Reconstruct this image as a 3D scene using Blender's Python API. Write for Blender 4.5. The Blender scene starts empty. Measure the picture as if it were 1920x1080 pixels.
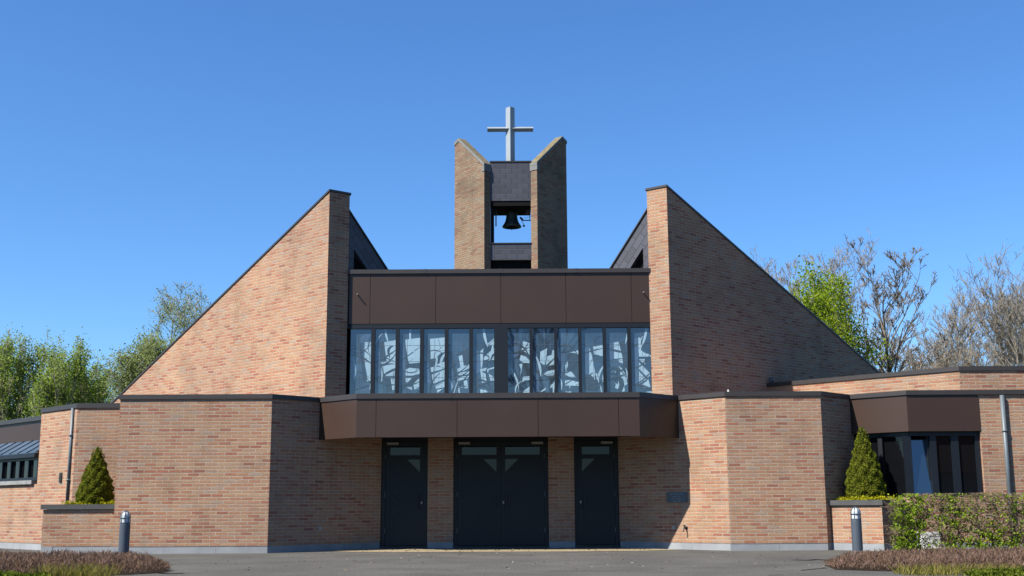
import bpy, math, random
import numpy as np
from mathutils import Vector, Matrix
random.seed(7); rng = np.random.default_rng(7)
sc = bpy.context.scene; COL = sc.collection
R = math.radians
# ------------------------------------------------------------------ camera model
F, TILT, ROLL, CH = 2220.0, R(10.46), R(0.3), 0.803
st, ct, sr, cr = math.sin(TILT), math.cos(TILT), math.sin(ROLL), math.cos(ROLL)
def ray(px, py):
    u, v = px - 960, 540 - py
    u, v = u*cr + v*sr, -u*sr + v*cr
    return Vector((u, F*ct - v*st, F*st + v*ct))
def onY(px, py, Y):
    d = ray(px, py); d = d*(Y/d.y)
    return Vector((d.x, Y, CH + d.z))
def online(px, py, P, D):
    """point of the vertical plane through plan point P with plan direction D; returns (m, x, y, z)"""
    d = ray(px, py)
    # P + m D = s d
    det = D[0]*(-d.y) - D[1]*(-d.x)
    m = ((-P[0])*(-d.y) - (-P[1])*(-d.x))/det
    x, y = P[0] + m*D[0], P[1] + m*D[1]
    s = y/d.y
    return m, x, y, CH + s*d.z
cam = bpy.data.cameras.new("camera"); co = bpy.data.objects.new("camera", cam); COL.objects.link(co)
cam.sensor_width = 36; cam.lens = F/1920*36; cam.clip_start = .1; cam.clip_end = 3000
co.matrix_world = Matrix.Translation((0, 0, CH)) @ Matrix.Rotation(math.pi/2 + TILT, 4, 'X') @ Matrix.Rotation(-ROLL, 4, 'Z')
sc.camera = co
# ------------------------------------------------------------------ light
W = bpy.data.worlds.new("World"); sc.world = W; W.use_nodes = True
SUN = Vector((-.99, -.614, 1.26)).normalized()
el = math.asin(SUN.z); az = math.atan2(SUN.x, SUN.y)
nt = W.node_tree; bg = nt.nodes['Background']
sky = nt.nodes.new('ShaderNodeTexSky'); sky.sky_type = 'NISHITA'; sky.sun_disc = False
sky.sun_elevation = el; sky.sun_rotation = az; sky.air_density = 1.0; sky.dust_density = .25; sky.ozone_density = 3.0; sky.altitude = 0
hs = nt.nodes.new('ShaderNodeHueSaturation'); hs.inputs['Saturation'].default_value = 1.1
tint = nt.nodes.new('ShaderNodeMix'); tint.data_type = 'RGBA'; tint.blend_type = 'MULTIPLY'; tint.inputs[0].default_value = 1; tint.inputs[7].default_value = (.66, .93, 1.22, 1)
nt.links.new(sky.outputs[0], hs.inputs['Color']); nt.links.new(hs.outputs[0], tint.inputs[6]); nt.links.new(tint.outputs[2], bg.inputs[0]); bg.inputs[1].default_value = .0605
sl = bpy.data.lights.new("sun", 'SUN'); sl.energy = 5.0; sl.angle = R(.53); sl.color = (1, .93, .83)
so = bpy.data.objects.new("sun", sl); COL.objects.link(so); so.rotation_euler = SUN.to_track_quat('Z', 'Y').to_euler()
sc.view_settings.view_transform = 'Standard'; sc.view_settings.look = 'None'; sc.view_settings.exposure = 1.34; sc.view_settings.gamma = 1
# ------------------------------------------------------------------ materials
K = .524
def sk_(c): return tuple(x*K for x in c)
def newmat(name):
    m = bpy.data.materials.new(name); m.use_nodes = True
    return m, m.node_tree, m.node_tree.nodes['Principled BSDF']
def N(nt, typ, **kw):
    n = nt.nodes.new(typ)
    for k, v in kw.items():
        if k in n.inputs.keys(): n.inputs[k].default_value = v
        else: setattr(n, k, v)
    return n
def ramp(nt, stops, interp='LINEAR'):
    n = nt.nodes.new('ShaderNodeValToRGB'); cr_ = n.color_ramp; cr_.interpolation = interp
    while len(cr_.elements) < len(stops): cr_.elements.new(.5)
    for e, (p, c) in zip(cr_.elements, stops): e.position = p; e.color = (*c, 1)
    return n
def mixc(nt, a, b, fac, mode='MIX'):
    n = nt.nodes.new('ShaderNodeMix'); n.data_type = 'RGBA'; n.blend_type = mode
    for s, v in ((n.inputs[0], fac), (n.inputs[6], a), (n.inputs[7], b)):
        if isinstance(v, bpy.types.NodeSocket): nt.links.new(v, s)
        elif isinstance(v, (tuple, list)): s.default_value = (*v, 1)
        else: s.default_value = v
    return n.outputs[2]
def math_(nt, op, a, b):
    n = nt.nodes.new('ShaderNodeMath'); n.operation = op
    for s, v in ((n.inputs[0], a), (n.inputs[1], b)):
        if isinstance(v, bpy.types.NodeSocket): nt.links.new(v, s)
        else: s.default_value = v
    return n.outputs[0]

def brick_mat(name, ramp_stops, mortar, bump=1.0, dist=.012, dirt=(.10, .085, .06), dirt_amt=.5, sat=1.0, val=1.0):
    m, t, b = newmat(name); L = t.links.new
    uv = N(t, 'ShaderNodeTexCoord')
    nz = N(t, 'ShaderNodeTexNoise', Scale=14.0, Detail=3.0); L(uv.outputs['UV'], nz.inputs['Vector'])
    nz2 = N(t, 'ShaderNodeTexNoise', Scale=60.0, Detail=2.0); L(uv.outputs['UV'], nz2.inputs['Vector'])
    off = N(t, 'ShaderNodeVectorMath', operation='MULTIPLY_ADD')
    sub = N(t, 'ShaderNodeVectorMath', operation='SUBTRACT'); L(nz.outputs['Color'], sub.inputs[0]); sub.inputs[1].default_value = (.5, .5, .5)
    L(sub.outputs[0], off.inputs[0]); off.inputs[1].default_value = (.02, .013, 0); L(uv.outputs['UV'], off.inputs[2])
    sub2 = N(t, 'ShaderNodeVectorMath', operation='SUBTRACT'); L(nz2.outputs['Color'], sub2.inputs[0]); sub2.inputs[1].default_value = (.5, .5, .5)
    off2 = N(t, 'ShaderNodeVectorMath', operation='MULTIPLY_ADD'); L(sub2.outputs[0], off2.inputs[0]); off2.inputs[1].default_value = (.008, .006, 0); L(off.outputs[0], off2.inputs[2])
    bt = N(t, 'ShaderNodeTexBrick', Scale=1.0); L(off2.outputs[0], bt.inputs['Vector'])
    bt.inputs['Color1'].default_value = (0, 0, 0, 1); bt.inputs['Color2'].default_value = (1, 1, 1, 1); bt.inputs['Mortar'].default_value = (.5, .5, .5, 1)
    bt.inputs['Mortar Size'].default_value = .0095; bt.inputs['Mortar Smooth'].default_value = .22
    bt.inputs['Brick Width'].default_value = .2245; bt.inputs['Row Height'].default_value = .0625; bt.offset = .46
    rp = ramp(t, ramp_stops, 'LINEAR'); L(bt.outputs['Color'], rp.inputs[0])
    fine = N(t, 'ShaderNodeTexNoise', Scale=45.0, Detail=5.0, Roughness=.7); L(uv.outputs['UV'], fine.inputs['Vector'])
    fr = ramp(t, [(.3, (.72, .72, .74)), (.7, (1.18, 1.15, 1.1))]); L(fine.outputs['Fac'], fr.inputs[0])
    c1 = mixc(t, rp.outputs[0], fr.outputs[0], .75, 'MULTIPLY')
    mz = N(t, 'ShaderNodeTexNoise', Scale=6.0, Detail=4.0); L(uv.outputs['UV'], mz.inputs['Vector'])
    mr = ramp(t, [(.35, tuple(x*.82 for x in mortar)), (.65, mortar)]); L(mz.outputs['Fac'], mr.inputs[0])
    c2 = mixc(t, c1, mr.outputs[0], bt.outputs['Fac'])
    dn = N(t, 'ShaderNodeTexNoise', Scale=1.1, Detail=7.0, Roughness=.68); L(uv.outputs['UV'], dn.inputs['Vector'])
    dr = ramp(t, [(.5, (0, 0, 0)), (.75, (dirt_amt,)*3)]); L(dn.outputs['Fac'], dr.inputs[0])
    c3 = mixc(t, c2, dirt, dr.outputs[0])
    mp = N(t, 'ShaderNodeMapping'); mp.inputs['Scale'].default_value = (2.6, .22, 1); L(uv.outputs['UV'], mp.inputs['Vector'])
    sn = N(t, 'ShaderNodeTexNoise', Scale=1.0, Detail=6.0, Roughness=.6); L(mp.outputs[0], sn.inputs['Vector'])
    s2 = ramp(t, [(.56, (1, 1, 1)), (.80, (.74, .72, .69))]); L(sn.outputs['Fac'], s2.inputs[0])
    c3 = mixc(t, c3, s2.outputs[0], .8, 'MULTIPLY')
    tn = N(t, 'ShaderNodeTexNoise', Scale=.35, Detail=2.0); L(uv.outputs['UV'], tn.inputs['Vector'])
    t2 = ramp(t, [(.35, (.9, .91, .93)), (.65, (1.07, 1.05, 1.02))]); L(tn.outputs['Fac'], t2.inputs[0])
    c3 = mixc(t, c3, t2.outputs[0], 1.0, 'MULTIPLY')
    hs = N(t, 'ShaderNodeHueSaturation', Saturation=sat, Value=val*K); L(c3, hs.inputs['Color'])
    L(hs.outputs[0], b.inputs['Base Color']); b.inputs['Roughness'].default_value = .92; b.inputs['Specular IOR Level'].default_value = .2
    inv = math_(t, 'SUBTRACT', 1.0, bt.outputs['Fac'])
    pb = math_(t, 'MULTIPLY', bt.outputs['Color'], .35)
    inv2 = math_(t, 'MULTIPLY', inv, math_(t, 'ADD', pb, .75))
    h = math_(t, 'ADD', inv2, math_(t, 'MULTIPLY', fine.outputs['Fac'], .55))
    bp = N(t, 'ShaderNodeBump', Strength=bump, Distance=dist); L(h, bp.inputs['Height']); L(bp.outputs[0], b.inputs['Normal'])
    return m
BR = [(0, (.37, .14, .095)), (.07, (.50, .185, .115)), (.19, (.55, .255, .15)), (.34, (.57, .305, .18)), (.52, (.60, .365, .215)), (.66, (.56, .275, .17)), (.8, (.62, .405, .25)), (.9, (.53, .32, .225)), (1, (.50, .385, .295))]
BR = [(p, tuple(.84*a + .16*m_ for a, m_ in zip(c, (.575, .335, .215)))) for p, c in BR]
BR = [(p, (c[0]*.985, c[1]*1.025, c[2]*1.05)) for p, c in BR]
M = {}
M['brick'] = brick_mat('brick', BR, (.645, .52, .41), dist=.034, dirt_amt=.4)
M['brick_tower'] = brick_mat('weathered_brick', [(p, (c[0]*.95, c[1]*1.06, c[2]*1.0)) for p, c in BR], (.42, .35, .27), dirt=(.13, .115, .075), dirt_amt=.75, val=.66, sat=.9)
def plain(name, col, rough=.5, spec=.5, metal=0.0, var=.12, scale=3.0, bump=0.0, bscale=40.0, coat=0.0):
    col = sk_(col) if metal < .3 else col
    m, t, b = newmat(name); L = t.links.new
    tc = N(t, 'ShaderNodeTexCoord')
    nz = N(t, 'ShaderNodeTexNoise', Scale=scale, Detail=6.0, Roughness=.6); L(tc.outputs['Object'], nz.inputs['Vector'])
    rp = ramp(t, [(.3, tuple(x*(1-var) for x in col)), (.7, tuple(min(1, x*(1+var)) for x in col))]); L(nz.outputs['Fac'], rp.inputs[0])
    L(rp.outputs[0], b.inputs['Base Color']); b.inputs['Roughness'].default_value = rough; b.inputs['Specular IOR Level'].default_value = spec; b.inputs['Metallic'].default_value = metal
    b.inputs['Coat Weight'].default_value = coat
    if bump:
        n2 = N(t, 'ShaderNodeTexNoise', Scale=bscale, Detail=4.0); L(tc.outputs['Object'], n2.inputs['Vector'])
        bp = N(t, 'ShaderNodeBump', Strength=bump, Distance=.01); L(n2.outputs['Fac'], bp.inputs['Height']); L(bp.outputs[0], b.inputs['Normal'])
    return m
M['plinth'] = plain('blue_stone', (.36, .385, .41), .75, .3, var=.16, scale=2.5, bump=.15)
M['coping'] = plain('bronze_coping', (.052, .046, .045), .45, .4, var=.08)
M['cladding'] = plain('brown_cladding', (.060, .0335, .0235), .45, .36, var=.10, scale=.9, bump=.06, bscale=1.3)
M['frame'] = plain('dark_frame', (.009, .0135, .021), .45, .35, var=.1)
M['door'] = plain('door_paint', (.0065, .0105, .017), .5, .3, var=.12)
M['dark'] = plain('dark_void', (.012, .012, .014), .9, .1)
M['pipe'] = plain('zinc_pipe', (.13, .165, .19), .5, .5, var=.15)
M['concrete'] = plain('concrete', (.24, .25, .25), .85, .2, var=.18, scale=6, bump=.3)
M['lichen'] = plain('lichen_concrete', (.22, .19, .115), .9, .2, var=.35, scale=7, bump=.3)
M['steel'] = plain('steel', (.42, .475, .51), .3, .5, metal=.0, var=.08)
M['bell'] = plain('bell_bronze', (.028, .038, .034), .5, .5, metal=.4)
M['iron'] = plain('dark_iron', (.03, .032, .036), .6, .4)
M['bollard'] = plain('bollard_paint', (.085, .105, .135), .42, .5, var=.06)
M['white'] = plain('white_plastic', (.78, .8, .82), .4, .5, var=.04)
M['closer'] = plain('door_closer', (.40, .38, .35), .5, .5, var=.05)
M['stone_cap'] = plain('planter_cap', (.085, .088, .09), .7, .3, var=.2, scale=5, bump=.2)
M['sill'] = plain('stone_sill', (.30, .31, .31), .8, .3, var=.25, scale=6, bump=.2)
M['soil'] = plain('soil', (.05, .036, .024), .95, .1, var=.4, scale=20, bump=.6)
M['plaque'] = plain('plaque', (.07, .10, .13), .35, .5, var=.06)
M['plaque_text'] = plain('plaque_text', (.30, .36, .42), .5, .4)
M['roof_tile'] = plain('roof_slate_far', (.055, .05, .055), .8, .3, var=.2, scale=3)
M['tile_brown'] = plain('tile_brown', (.16, .085, .06), .85, .2, var=.35, scale=14, bump=.8, bscale=8)
M['render_wall'] = plain('pale_wall', (.55, .52, .47), .9, .2)
M['bark'] = plain('bark', (.40, .36, .295), .95, .1, var=.35, scale=5)
M['bark_dark'] = plain('bark_dark', (.26, .23, .19), .95, .1, var=.3, scale=5)
M['birch_bark'] = plain('birch_bark', (.45, .43, .39), .9, .1, var=.3, scale=4)
M['twig'] = plain('twig', (.26, .19, .135), .95, .1, var=.35, scale=6)
def slate(name, col, bw=.32, rh=.145):
    col = sk_(col)
    m, t, b = newmat(name); L = t.links.new
    uv = N(t, 'ShaderNodeTexCoord')
    bt = N(t, 'ShaderNodeTexBrick', Scale=1.0); L(uv.outputs['UV'], bt.inputs['Vector'])
    bt.inputs['Color1'].default_value = (*[x*.8 for x in col], 1); bt.inputs['Color2'].default_value = (*[x*1.2 for x in col], 1); bt.inputs['Mortar'].default_value = (.006, .007, .009, 1)
    bt.inputs['Mortar Size'].default_value = .006; bt.inputs['Mortar Smooth'].default_value = .1; bt.inputs['Brick Width'].default_value = bw; bt.inputs['Row Height'].default_value = rh
    L(bt.outputs['Color'], b.inputs['Base Color']); b.inputs['Roughness'].default_value = .5; b.inputs['Specular IOR Level'].default_value = .5
    bp = N(t, 'ShaderNodeBump', Strength=.6, Distance=.01, invert=True); L(bt.outputs['Fac'], bp.inputs['Height']); L(bp.outputs[0], b.inputs['Normal'])
    return m
M['slate'] = slate('slate', (.062, .066, .088))
def glassy(name, col, ior=1.6, rough=.02, var=.3, scale=2.0):
    m = plain(name, col, rough, .5, var=var, scale=scale); b = m.node_tree.nodes['Principled BSDF']; b.inputs['IOR'].default_value = ior
    b.inputs['Specular IOR Level'].default_value = .5
    return m
M['pane'] = glassy('leaded_pane', (.05, .092, .14), 1.95, .02, .45, 1.6)
M['pane_pale'] = glassy('opal_glass', (.42, .62, .74), 1.7, .05, .1, 3)
M['pane_mid'] = glassy('blue_grey_glass', (.09, .155, .25), 1.8, .03, .15, 2)
M['pane_slate'] = glassy('slate_glass', (.055, .08, .10), 1.8, .03, .2, 3)
M['lead'] = plain('lead_came', (.14, .19, .24), .5, .5)
M['darkglass'] = glassy('window_glass', (.006, .007, .009), 1.5, .005, .1); M['darkglass'].node_tree.nodes['Principled BSDF'].inputs['Specular IOR Level'].default_value = .3
M['skyglass'] = glassy('roof_glass', (.12, .20, .30), 2.3, .03, .2)
M['mirrorglass'] = glassy('open_pane', (.01, .02, .03), 2.3, .005, .1)
# ground materials
def ground_mat(name, c1, c2, scale, bscale, bump=.4, specks=True):
    c1, c2 = sk_(c1), sk_(c2)
    m, t, b = newmat(name); L = t.links.new
    tc = N(t, 'ShaderNodeTexCoord')
    a = N(t, 'ShaderNodeTexNoise', Scale=scale, Detail=8.0, Roughness=.65); L(tc.outputs['Object'], a.inputs['Vector'])
    rp = ramp(t, [(.32, c1), (.68, c2)]); L(a.outputs['Fac'], rp.inputs[0])
    s = N(t, 'ShaderNodeTexNoise', Scale=bscale, Detail=3.0, Roughness=.8); L(tc.outputs['Object'], s.inputs['Vector'])
    sr_ = ramp(t, [(.38, (.55, .55, .55)), (.5, (1, 1, 1)), (.66, (1.45, 1.43, 1.4))]); L(s.outputs['Fac'], sr_.inputs[0])
    c = mixc(t, rp.outputs[0], sr_.outputs[0], .8, 'MULTIPLY')
    L(c, b.inputs['Base Color']); b.inputs['Roughness'].default_value = .95; b.inputs['Specular IOR Level'].default_value = .15
    bp = N(t, 'ShaderNodeBump', Strength=bump, Distance=.01); L(s.outputs['Fac'], bp.inputs['Height']); L(bp.outputs[0], b.inputs['Normal'])
    return m
M['asphalt'] = ground_mat('asphalt', (.092, .092, .087), (.15, .148, .137), .8, 30)
M['sand'] = ground_mat('sand', (.33, .27, .17), (.44, .37, .25), 1.5, 45)
M['lawn'] = ground_mat('lawn', (.05, .075, .02), (.09, .11, .035), .4, 20)
def leafmat(name, stops, trans=.35):
    stops = [(p, sk_(c)) for p, c in stops]
    m = bpy.data.materials.new(name); m.use_nodes = True; t = m.node_tree; t.nodes.clear(); L = t.links.new
    out = N(t, 'ShaderNodeOutputMaterial'); g = N(t, 'ShaderNodeNewGeometry'); rp = ramp(t, stops); L(g.outputs['Random Per Island'], rp.inputs[0])
    d = N(t, 'ShaderNodeBsdfDiffuse'); tr = N(t, 'ShaderNodeBsdfTranslucent'); mx = N(t, 'ShaderNodeMixShader'); mx.inputs[0].default_value = trans
    L(rp.outputs[0], d.inputs[0]); L(rp.outputs[0], tr.inputs[0]); L(d.outputs[0], mx.inputs[1]); L(tr.outputs[0], mx.inputs[2]); L(mx.outputs[0], out.inputs[0])
    return m
M['leaf_spring'] = leafmat('spring_leaf', [(0, (.27, .40, .06)), (.5, (.40, .56, .09)), (1, (.52, .66, .16))], .6)
M['leaf_grey'] = leafmat('pale_leaf', [(0, (.30, .40, .12)), (1, (.46, .55, .20))], .55)
M['leaf_bright'] = leafmat('bright_leaf', [(0, (.22, .34, .025)), (.6, (.36, .52, .035)), (1, (.50, .62, .07))], .5)
M['leaf_bud'] = leafmat('bud', [(0, (.34, .28, .22)), (1, (.56, .46, .36))], .3)
M['leaf_box'] = leafmat('box_leaf', [(0, (.13, .17, .02)), (.6, (.25, .29, .03)), (1, (.36, .37, .05))], .35)
M['leaf_hedge'] = leafmat('hedge_leaf', [(0, (.15, .25, .02)), (.6, (.27, .41, .03)), (1, (.38, .50, .06))])
M['leaf_yellow'] = leafmat('yellow_leaf', [(0, (.30, .34, .02)), (1, (.62, .56, .02))], .25)
M['heather'] = leafmat('heather_sprig', [(0, (.12, .075, .05)), (.5, (.235, .155, .11)), (.85, (.33, .22, .165)), (1, (.38, .26, .24))], .2)
M['cover'] = leafmat('cover_leaf', [(0, (.06, .10, .012)), (.7, (.14, .19, .025)), (1, (.25, .28, .04))], .3)
M['grassblade'] = leafmat('dry_grass', [(0, (.16, .17, .03)), (1, (.38, .33, .10))], .3)
M['litter'] = leafmat('litter', [(0, (.10, .07, .04)), (.6, (.28, .22, .14)), (1, (.5, .47, .42))], .1)
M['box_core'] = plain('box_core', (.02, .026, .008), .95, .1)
# ------------------------------------------------------------------ mesh builder
class MB:
    def __init__(s): s.v, s.f, s.m, s.uvo = [], [], [], {}
    def face(s, pts, mi=0, uv=None):
        i = len(s.v); s.v += [tuple(p) for p in pts]; s.f.append(tuple(range(i, i+len(pts)))); s.m.append(mi)
        if uv: s.uvo[len(s.f)-1] = uv
        return s
    def prism(s, poly, z0, z1, mi=0, cap=True, bottom=True):
        """poly: plan points counter-clockwise; z1 number or list of per-point heights"""
        a = sum(poly[i][0]*poly[(i+1) % len(poly)][1]-poly[(i+1) % len(poly)][0]*poly[i][1] for i in range(len(poly)))
        zz1 = z1 if isinstance(z1, (list, tuple)) else [z1]*len(poly)
        zz0 = z0 if isinstance(z0, (list, tuple)) else [z0]*len(poly)
        q = [(p[0], p[1], a0, b0) for p, a0, b0 in zip(poly, zz0, zz1)]
        if a < 0: q.reverse()
        n = len(q)
        for i in range(n):
            A, B = q[i], q[(i+1) % n]
            s.face([(A[0], A[1], A[2]), (B[0], B[1], B[2]), (B[0], B[1], B[3]), (A[0], A[1], A[3])], mi)
        if cap: s.face([(p[0], p[1], p[3]) for p in q], mi)
        if bottom: s.face([(p[0], p[1], p[2]) for p in reversed(q)], mi)
        return s
    def box(s, x0, x1, y0, y1, z0, z1, mi=0): return s.prism([(x0, y0), (x1, y0), (x1, y1), (x0, y1)], z0, z1, mi)
    def slab(s, pts, nrm, t, mi=0):
        """planar polygon extruded by -nrm*t (front face given)"""
        n = Vector(nrm); P = [Vector(p) for p in pts]
        a = Vector((0, 0, 0))
        for i in range(len(P)): a += P[i].cross(P[(i+1) % len(P)])
        if a.dot(n) < 0: P.reverse()
        Q = [p - n*t for p in P]
        s.face(P, mi); s.face(list(reversed(Q)), mi)
        for i in range(len(P)):
            j = (i+1) % len(P); s.face([P[i], Q[i], Q[j], P[j]], mi)
        return s
    def tube(s, pts, radii, n=8, mi=0, cap=True):
        pts = [Vector(p) for p in pts]; base = len(s.v)
        for k, p in enumerate(pts):
            d = (pts[min(k+1, len(pts)-1)] - pts[max(k-1, 0)]).normalized()
            a = d.cross(Vector((0, 0, 1)) if abs(d.z) < .9 else Vector((1, 0, 0))).normalized(); b = d.cross(a)
            r = radii[k] if isinstance(radii, (list, tuple)) else radii
            for i in range(n):
                t = 2*math.pi*i/n; s.v.append(tuple(p + a*(r*math.cos(t)) + b*(r*math.sin(t))))
        for k in range(len(pts)-1):
            for i in range(n):
                j = (i+1) % n; s.f.append((base+k*n+i, base+k*n+j, base+(k+1)*n+j, base+(k+1)*n+i)); s.m.append(mi)
        if cap:
            s.f.append(tuple(base+i for i in reversed(range(n)))); s.m.append(mi)
            s.f.append(tuple(base+(len(pts)-1)*n+i for i in range(n))); s.m.append(mi)
        return s
    def lathe(s, prof, c, n=24, mi=0):
        base = len(s.v)
        for r, z in prof:
            for i in range(n):
                t = 2*math.pi*i/n; s.v.append((c[0]+r*math.cos(t), c[1]+r*math.sin(t), c[2]+z))
        for k in range(len(prof)-1):
            for i in range(n):
                j = (i+1) % n; s.f.append((base+k*n+i, base+k*n+j, base+(k+1)*n+j, base+(k+1)*n+i)); s.m.append(mi)
        return s
    def build(s, name, mats, parent=None, smooth=False, bevel=0, org=None):
        me = bpy.data.meshes.new(name)
        o_ = Vector(org) if org is not None else Vector((0, 0, 0))
        me.from_pydata([(v[0]-o_.x, v[1]-o_.y, v[2]-o_.z) for v in s.v], [], s.f)
        if not isinstance(mats, (list, tuple)): mats = [mats]
        for m in mats: me.materials.append(m)
        me.polygons.foreach_set('material_index', s.m)
        uvl = me.uv_layers.new(name='UVMap'); vs = s.v
        for p in me.polygons:
            if p.index in s.uvo:
                for li, c in zip(p.loop_indices, s.uvo[p.index]): uvl.data[li].uv = c
                continue
            n = p.normal
            if abs(n.z) > .85:
                for li in p.loop_indices:
                    v = vs[me.loops[li].vertex_index]; uvl.data[li].uv = (v[0], v[1])
            else:
                t = Vector((-n.y, n.x, 0)).normalized(); b = n.cross(t)
                for li in p.loop_indices:
                    v = Vector(vs[me.loops[li].vertex_index]); uvl.data[li].uv = (v.dot(t)+.07*n.x, v.dot(b) if abs(n.z) > .05 else v.z)
        if smooth: me.polygons.foreach_set('use_smooth', [True]*len(me.polygons))
        me.update()
        o = bpy.data.objects.new(name, me); COL.objects.link(o); o.location = o_
        if parent is not None:
            o.parent = parent; o.location = o_ - WLOC.get(parent.name, Vector((0, 0, 0)))
        WLOC[o.name] = o_
        if bevel:
            bv = o.modifiers.new('bevel', 'BEVEL'); bv.width = bevel; bv.segments = 2; bv.limit_method = 'ANGLE'
        return o
WLOC = {}
def tag(o, label, cat=None, group=None, kind=None):
    if label: o['label'] = label
    if cat: o['category'] = cat
    if group: o['group'] = group
    if kind: o['kind'] = kind
    return o
def thing(name, loc, label, cat, group=None):
    o = bpy.data.objects.new(name, None); COL.objects.link(o); o.location = loc; WLOC[o.name] = Vector(loc)
    return tag(o, label, cat, group)
def offset(poly, d):
    """offset an open plan polyline to its right-hand side by d (mitred)"""
    P = [Vector((p[0], p[1])) for p in poly]; out = []
    for i in range(len(P)):
        ns = []
        if i > 0: e = (P[i]-P[i-1]).normalized(); ns.append(Vector((e.y, -e.x)))
        if i < len(P)-1: e = (P[i+1]-P[i]).normalized(); ns.append(Vector((e.y, -e.x)))
        n = sum(ns, Vector((0, 0))); n = n/len(ns); n = n/n.length_squared
        out.append((P[i].x+n.x*d, P[i].y+n.y*d))
    return out
def strip(mb, poly, out, inn, z0, z1, mi=0):
    a = offset(poly, out); b = offset(poly, -inn)
    for i in range(len(poly)-1): mb.prism([a[i], a[i+1], b[i+1], b[i]], z0, z1, mi)
    return mb
def clip(poly, rect):
    """clip 2-D polygon to rect x0,x1,y0,y1"""
    x0, x1, y0, y1 = rect
    for ax, lim, sg in ((0, x0, 1), (0, x1, -1), (1, y0, 1), (1, y1, -1)):
        res = []
        for i in range(len(poly)):
            a, b = poly[i], poly[(i+1) % len(poly)]
            ia, ib = (a[ax]-lim)*sg >= 0, (b[ax]-lim)*sg >= 0
            if ia: res.append(a)
            if ia != ib:
                t = (lim-a[ax])/(b[ax]-a[ax]); res.append((a[0]+t*(b[0]-a[0]), a[1]+t*(b[1]-a[1])))
        poly = res
        if len(poly) < 3: return []
    return poly
# ------------------------------------------------------------------ plan of the church
H = 2.87; HB = 2.785; PL = .125
B, A = (-7.24, 21.86), (-4.44, 21.86)
DY = 23.69
Dl, Dr = (-2.61, DY), (2.09, DY)
Ar, Br, Cr = (3.92, 21.86), (5.68, 21.86), (6.42, 22.60)
Wc = (7.24, 21.78)
E, Fp = (-8.48, 23.1), (-9.62, 24.24)
church = thing('church', (-.25, 23.7, 0), 'low brown brick modern church with two tall sloping gable walls and dark double doors', 'church')
# left and right entrance walls, planted on a plinth
MB().prism([B, A, Dl, (Dl[0], 27), (B[0], 27)], PL, HB).build('entrance_wall', M['brick'], church)
MB().prism([Dr, Ar, Br, Cr, (6.9, 23.08), (6.9, 27), (Dr[0], 27)], PL, HB).build('entrance_wall', M['brick'], church)
MB().prism([(B[0], 23.1), (B[0], 27), (Fp[0], 27), Fp, E], PL, HB-.05).build('recessed_wall', M['brick'], church)
s8 = DY/2250.
doorx = [(-2.605, -1.685), (-1.18, .70), (1.21, 2.085)]
for a, b in ((-1.685, -1.18), (.70, 1.21)):
    MB().box(a, b, DY, DY+.5, PL, 2.2).build('door_pier', M['brick'], church)
def plinth(poly, name='plinth', parent=church, z=PL):
    """stone course under a wall, cut in blocks with hairline joints"""
    mb = MB()
    for i in range(len(poly)-1):
        a, b = Vector(poly[i]), Vector(poly[i+1]); d = (b-a); L_ = d.length; d.normalize(); k = max(1, round(L_/1.0))
        n = Vector((d.y, -d.x))
        for j in range(k):
            p, q = a + d*(L_*j/k + (.002 if j else 0)), a + d*(L_*(j+1)/k - (.002 if j < k-1 else 0))
            p, q = p - n*.006, q - n*.006
            mb.prism([p, q, q - n*.2, p - n*.2], -.05, z - .001)
    return mb.build(name, M['plinth'], parent)
plinth([(B[0], 23.0), B, A, Dl]); plinth([Dr, Ar, Br, Cr]); plinth([Fp, E, (B[0], 23.1)])
plinth([(-1.685, DY), (-1.18, DY)]); plinth([(.70, DY), (1.21, DY)])
# copings
def coping(poly, z0=HB, z1=H, name='coping', parent=church, out=.025, inn=.3):
    mb = strip(MB(), poly, out, inn, z0, z1)
    for i in range(len(poly)-1):
        a, b = Vector(poly[i]), Vector(poly[i+1]); d = (b-a); L_ = d.length; d.normalize(); n = Vector((d.y, -d.x)); k = int(L_/2.0)
        for j in range(1, k+1):
            c = a+d*(L_*j/(k+1)); p, q = c-d*.03, c+d*.03
            mb.prism([p+n*(out+.003), q+n*(out+.003), q-n*.05, p-n*.05], z0+.002, z1+.003)
    return mb.build(name, M['coping'], parent)
cl = (-3.68, 22.62); crr = (3.16, 22.62)
coping([(B[0], 26), B, A, cl]); coping([crr, Ar, Br, Cr, (6.425, 22.606)])
coping([Fp, E, (B[0]-.026, 23.1)], HB-.05, H-.045)
# canopy over the doors
kl, kr = (-2.875, 21.865), (2.335, 21.865)
cz0, cz1 = 2.066, 2.775
cpoly = [cl, kl, kr, crr]
MB().prism(offset(cpoly, -.05)+[(2.6, DY-.02), (-3.1, DY-.02)], 2.15, 2.70).build('canopy_deck', M['cladding'], church)
coping(cpoly, cz1, H, 'canopy_coping', out=.02)
def panel_run(a, b, cuts, z0, z1, name, parent, th=.025, mat='cladding'):
    a, b = Vector(a), Vector(b); d = (b-a).normalized(); n = Vector((d.y, -d.x)); L_ = (b-a).length
    cs = [0]+cuts+[L_]
    for i in range(len(cs)-1):
        p, q = a+d*(cs[i]+(.004 if i else 0)), a+d*(cs[i+1]-(.004 if i < len(cs)-2 else 0))
        MB().prism([p, q, q-n*th, p-n*th], z0, z1).build(name, M[mat], parent)
strip(MB(), cpoly, -.03, .10, cz0+.03, cz1).build('canopy_backing', M['dark'], church)
xs = [onY(p, 780, 21.865).x for p in (705, 857, 1009, 1160)]
panel_run(kl, kr, [x-kl[0] for x in xs], cz0, cz1-.002, 'canopy_panel', church)
panel_run(cl, (kl[0]-.001, kl[1]+.001), [], cz0, cz1-.002, 'canopy_panel', church); panel_run((kr[0]+.001, kr[1]+.001), crr, [], cz0, cz1-.002, 'canopy_panel', church)
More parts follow.
